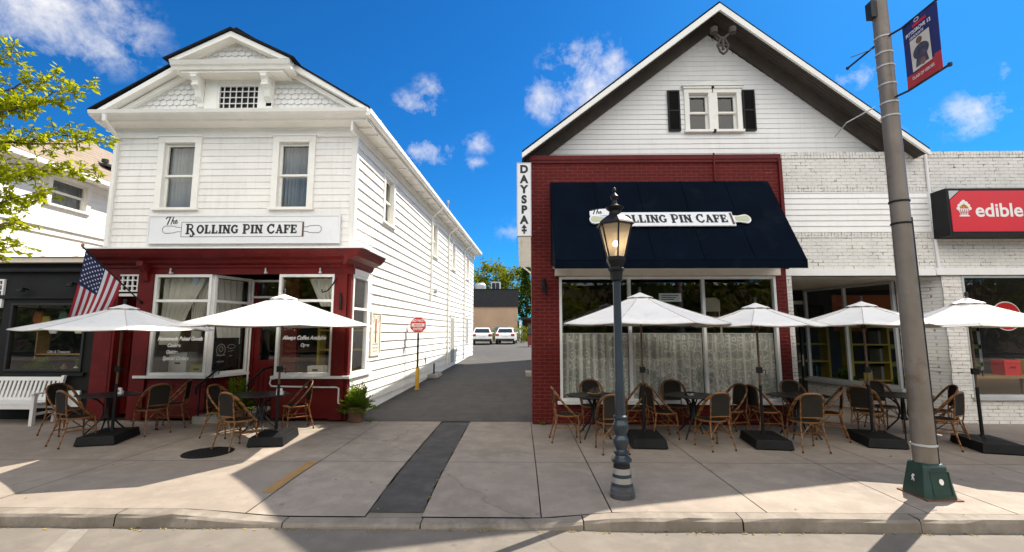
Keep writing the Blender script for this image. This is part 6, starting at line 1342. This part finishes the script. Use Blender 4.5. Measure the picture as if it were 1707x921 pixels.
# near tree at the left edge, boughs reaching into view
nt_ = thing('street_tree', 'yellow-green tree with drooping leafy boughs at left edge of the view', 'tree', (-8.75, 6.1, 0))
q = random.Random(77); tr = MB(); lf = MB(); tx, ty = -8.75, 6.1
tr.tube([(tx, ty, -.05), (tx + .03, ty, 1.4), (tx - .03, ty + .03, 3.0), (tx + .02, ty, 4.6), (tx + .1, ty, 6.2)], [.15, .12, .10, .07, .02], 10)
tips = [(-6.05, 6.4, 5.55), (-6.0, 6.7, 4.82), (-6.35, 6.2, 5.25), (-6.35, 6.6, 4.35), (-6.62, 6.4, 3.95), (-6.72, 6.3, 3.45), (-6.5, 6.9, 5.0), (-6.9, 6.0, 4.6), (-6.75, 6.6, 5.85), (-7.0, 6.3, 5.3), (-6.85, 6.1, 4.15), (-7.1, 6.9, 4.0), (-7.4, 6.0, 3.3), (-7.2, 6.4, 6.1), (-7.0, 5.5, 4.9), (-6.6, 7.3, 4.55), (-6.95, 6.6, 3.2), (-8.6, 7.4, 5.2), (-9.4, 6.2, 4.8), (-8.9, 5.0, 5.2), (-9.2, 6.8, 5.9)]
for (ex, ey, ez) in tips:
    ex -= .42
    z0 = ez - q.uniform(.3, .9); a = Vector((tx, ty, max(2.2, z0 - .2))); e = Vector((ex, ey, ez)); md = (a + e) / 2 + Vector((0, q.uniform(-.1, .1), q.uniform(.05, .25)))
    pts = []
    for k in range(13): f_ = k / 12; pts.append(a * (1 - f_) ** 2 + md * 2 * f_ * (1 - f_) + e * f_ * f_)
    pts = [p_ + Vector((q.gauss(0, .02), q.gauss(0, .02), q.gauss(0, .025) - .06 * (k / 12) ** 3)) for k, p_ in enumerate(pts)]; tr.tube(pts, [.022 * (1 - k / 13) + .004 for k in range(13)], 5)
    for k in range(4, 13):
        for s_ in range(4):
            d = Vector((q.uniform(-.3, 1), q.uniform(-.8, .8), q.uniform(-.5, .5))).normalized(); L = q.uniform(.15, .36) * (1.1 - .03 * k); p = pts[k]; tw = p + d * L + Vector((0, 0, .04)); tr.tube([p, tw], .004, 4)
            for m_ in range(15):
                c = p + (tw - p) * q.uniform(.2, 1.05); dd = Vector((d.x * .6 + q.gauss(0, .6), d.y * .6 + q.gauss(0, .6), q.gauss(-.25, .5))).normalized(); sd = dd.orthogonal().normalized(); sd = Matrix.Rotation(q.random() * 6.28, 3, dd) @ sd; l_ = q.uniform(.05, .115); w = l_ * .40
                lf.add([c, c + dd * l_ * .45 + sd * w * .5, c + dd * l_, c + dd * l_ * .45 - sd * w * .5], [(0, 1, 2, 3)])
tr.build('trunk', M['bark'], nt_, smooth=True); lf.build('crown', M['leaf'], nt_, recalc=False)
# leaf litter in the gutter and on the joints
q = random.Random(5); b = MB()
for i in range(420):
    if i < 260: x, y, z = q.uniform(-6, 6), 4.99 - abs(q.gauss(0, .03)), -.117
    elif i < 330: y = q.uniform(5.3, 9.9); x = q.choice((-1.665, -1.06)) + q.gauss(0, .012); z = zwalk(x, y) + .003
    elif i < 380: x, y, z = q.uniform(-7, 8), q.uniform(5.1, 9.6), .003; z += zwalk(x, y)
    else: x, y, z = q.uniform(-3.5, .2), q.uniform(10.1, 17), 0; z = zalley(y) + .006; x = max(x, -3.5)
    a = q.random() * 6.28; s_ = q.uniform(.008, .022); c, sn = math.cos(a) * s_, math.sin(a) * s_
    b.add([(x - c, y - sn, z), (x + sn * .6, y - c * .6, z + q.uniform(.001, .01)), (x + c, y + sn, z + .002), (x - sn * .6, y + c * .6, z + q.uniform(.001, .01))], [(0, 1, 2, 3)])
setting(tag(b.build('fallen_leaves', mat('dry_leaf', (.26, .19, .04), .8, var=.4, vscale=40), recalc=False), 'small yellow fallen leaves along gutter and pavement joints', 'leaves'), 'stuff')
for x, y, s_ in ((.45, 9.72, 1), (-3.15, 9.95, 2)):
    q = random.Random(s_); b = MB()
    for i in range(24): a = q.random() * 6.28; l_ = q.uniform(.05, .14); b.add([(x, y, zwalk(x, y)), (x + .5 * l_ * math.cos(a) + .01, y + .5 * l_ * math.sin(a), zwalk(x, y) + l_ * .5), (x + l_ * math.cos(a), y + l_ * math.sin(a), zwalk(x, y) + l_ * .45), (x + .5 * l_ * math.cos(a) - .01, y + .5 * l_ * math.sin(a) + .01, zwalk(x, y) + l_ * .45)], [(0, 1, 2, 3)])
    tag(b.build('weed', M['fern'], recalc=False), ['', 'small green weed at foot of the red brick corner', 'small weed beside the terracotta pot', 'yellowish weed at kerb end of the asphalt strip'][s_], 'weed')

# ------------------------------------------------------------------ sky, sun, camera
KX, KY = .68, .56
sd = Vector((KX, KY, 1)).normalized()
w = bpy.data.worlds.new('World'); S.world = w; w.use_nodes = True; t = w.node_tree; bg = t.nodes['Background']
sky = t.nodes.new('ShaderNodeTexSky'); sky.sky_type = 'NISHITA'; sky.sun_disc = False; sky.sun_elevation = math.asin(sd.z); sky.sun_rotation = math.atan2(sd.x, sd.y); sky.ozone_density = 3.0; sky.air_density = 1.0; sky.dust_density = .35
hs_ = t.nodes.new('ShaderNodeHueSaturation'); hs_.inputs['Saturation'].default_value = 1.15; t.links.new(sky.outputs[0], hs_.inputs['Color'])
skyc = mixcol(t, 1., hs_.outputs[0], (.13, .66, 1.05), 'MULTIPLY')
tc = t.nodes.new('ShaderNodeTexCoord').outputs['Generated']
nz = t.nodes.new('ShaderNodeTexNoise'); nz.inputs['Scale'].default_value = 15; nz.inputs['Detail'].default_value = 10; nz.inputs['Roughness'].default_value = .66; nz.inputs['Distortion'].default_value = .15; t.links.new(tc, nz.inputs['Vector'])
PITCH, YAW, FPX = R(6.8), R(1.0), 771.
def skydir(px, py):
    u = (px - 853.5) / FPX; v = (460.5 - py) / FPX; x, y, z = u, math.cos(PITCH) - v * math.sin(PITCH), math.sin(PITCH) + v * math.cos(PITCH)
    return Vector((math.cos(YAW) * x - math.sin(YAW) * y, math.sin(YAW) * x + math.cos(YAW) * y, z)).normalized()
total = None
for px, py, r_, sq, amt in [(70, 8, .14, 1.9, 1.), (175, 40, .06, 1.6, .7), (975, 138, .10, 1.25, 1.), (915, 165, .06, 1.3, .8), (700, 178, .062, 2.0, .72), (716, 148, .04, 1.6, .6), (722, 252, .065, 1.8, .75), (795, 240, .04, 1.5, .5), (790, 272, .035, 2., .5), (1632, 186, .048, 1.3, .95), (1420, 132, .06, 2.6, .5), (1520, 215, .07, 2.2, .42), (1690, 122, .05, 1.6, .5), (860, 385, .07, 2.4, .35), (1380, 205, .05, 2, .3)]:
    c = skydir(px, py)
    vm = t.nodes.new('ShaderNodeVectorMath'); vm.operation = 'SUBTRACT'; t.links.new(tc, vm.inputs[0]); vm.inputs[1].default_value = c
    v2 = t.nodes.new('ShaderNodeVectorMath'); v2.operation = 'MULTIPLY'; v2.inputs[1].default_value = (1, 1, sq); t.links.new(vm.outputs[0], v2.inputs[0])
    ln_ = t.nodes.new('ShaderNodeVectorMath'); ln_.operation = 'LENGTH'; t.links.new(v2.outputs[0], ln_.inputs[0])
    k = math_(t, 'MULTIPLY', math_(t, 'SUBTRACT', 1., math_(t, 'DIVIDE', ln_.outputs['Value'], r_ * 1.2)), amt); k.node.use_clamp = True
    total = k if total is None else math_(t, 'MAXIMUM', total, k)
dens = math_(t, 'SUBTRACT', math_(t, 'ADD', math_(t, 'MULTIPLY', total, .52), math_(t, 'MULTIPLY', nz.outputs['Fac'], 1.5)), .82)
dens = math_(t, 'MULTIPLY', ramp(t, dens, .04, .62), ramp(t, total, .0, .35))
# unseen bright cloud bank, added behind the camera as fill for the fronts
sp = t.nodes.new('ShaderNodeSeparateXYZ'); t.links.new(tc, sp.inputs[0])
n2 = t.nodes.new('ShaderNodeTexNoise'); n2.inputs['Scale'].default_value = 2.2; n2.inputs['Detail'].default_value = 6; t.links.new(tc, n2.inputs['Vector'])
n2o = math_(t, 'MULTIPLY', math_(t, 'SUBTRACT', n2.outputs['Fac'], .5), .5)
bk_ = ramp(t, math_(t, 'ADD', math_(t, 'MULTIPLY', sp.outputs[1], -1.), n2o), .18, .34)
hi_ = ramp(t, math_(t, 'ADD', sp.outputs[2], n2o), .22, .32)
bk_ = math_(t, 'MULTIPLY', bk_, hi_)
CLOUD = 7.2; BACK_FILL = 18.
c1 = mixcol(t, dens, skyc, (CLOUD, CLOUD * .99, CLOUD * 1.0)); c2 = mixcol(t, bk_, c1, (BACK_FILL, BACK_FILL * .965, BACK_FILL * .91))
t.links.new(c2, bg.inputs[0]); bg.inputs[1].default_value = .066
sl = bpy.data.lights.new('sun', 'SUN'); sl.energy = 5.0; sl.angle = R(.5); sl.color = (1, .91, .78); so = bpy.data.objects.new('sun', sl); COL.objects.link(so); so.rotation_euler = (-sd).to_track_quat('-Z', 'Y').to_euler(); so.location = (20, 20, 40)
cd = bpy.data.cameras.new('camera'); co = bpy.data.objects.new('camera', cd); COL.objects.link(co); cd.sensor_width = 36; cd.lens = 36 * FPX / 1707; cd.clip_end = 2000; cd.clip_start = .05
co.location = (0, 0, 1.9); co.rotation_euler = (math.pi / 2 + PITCH, 0, YAW); S.camera = co
S.view_settings.view_transform = 'Standard'; S.view_settings.look = 'None'; S.view_settings.exposure = 1.1; S.view_settings.gamma = 1
S.cycles.max_bounces = 8; S.cycles.transparent_max_bounces = 24
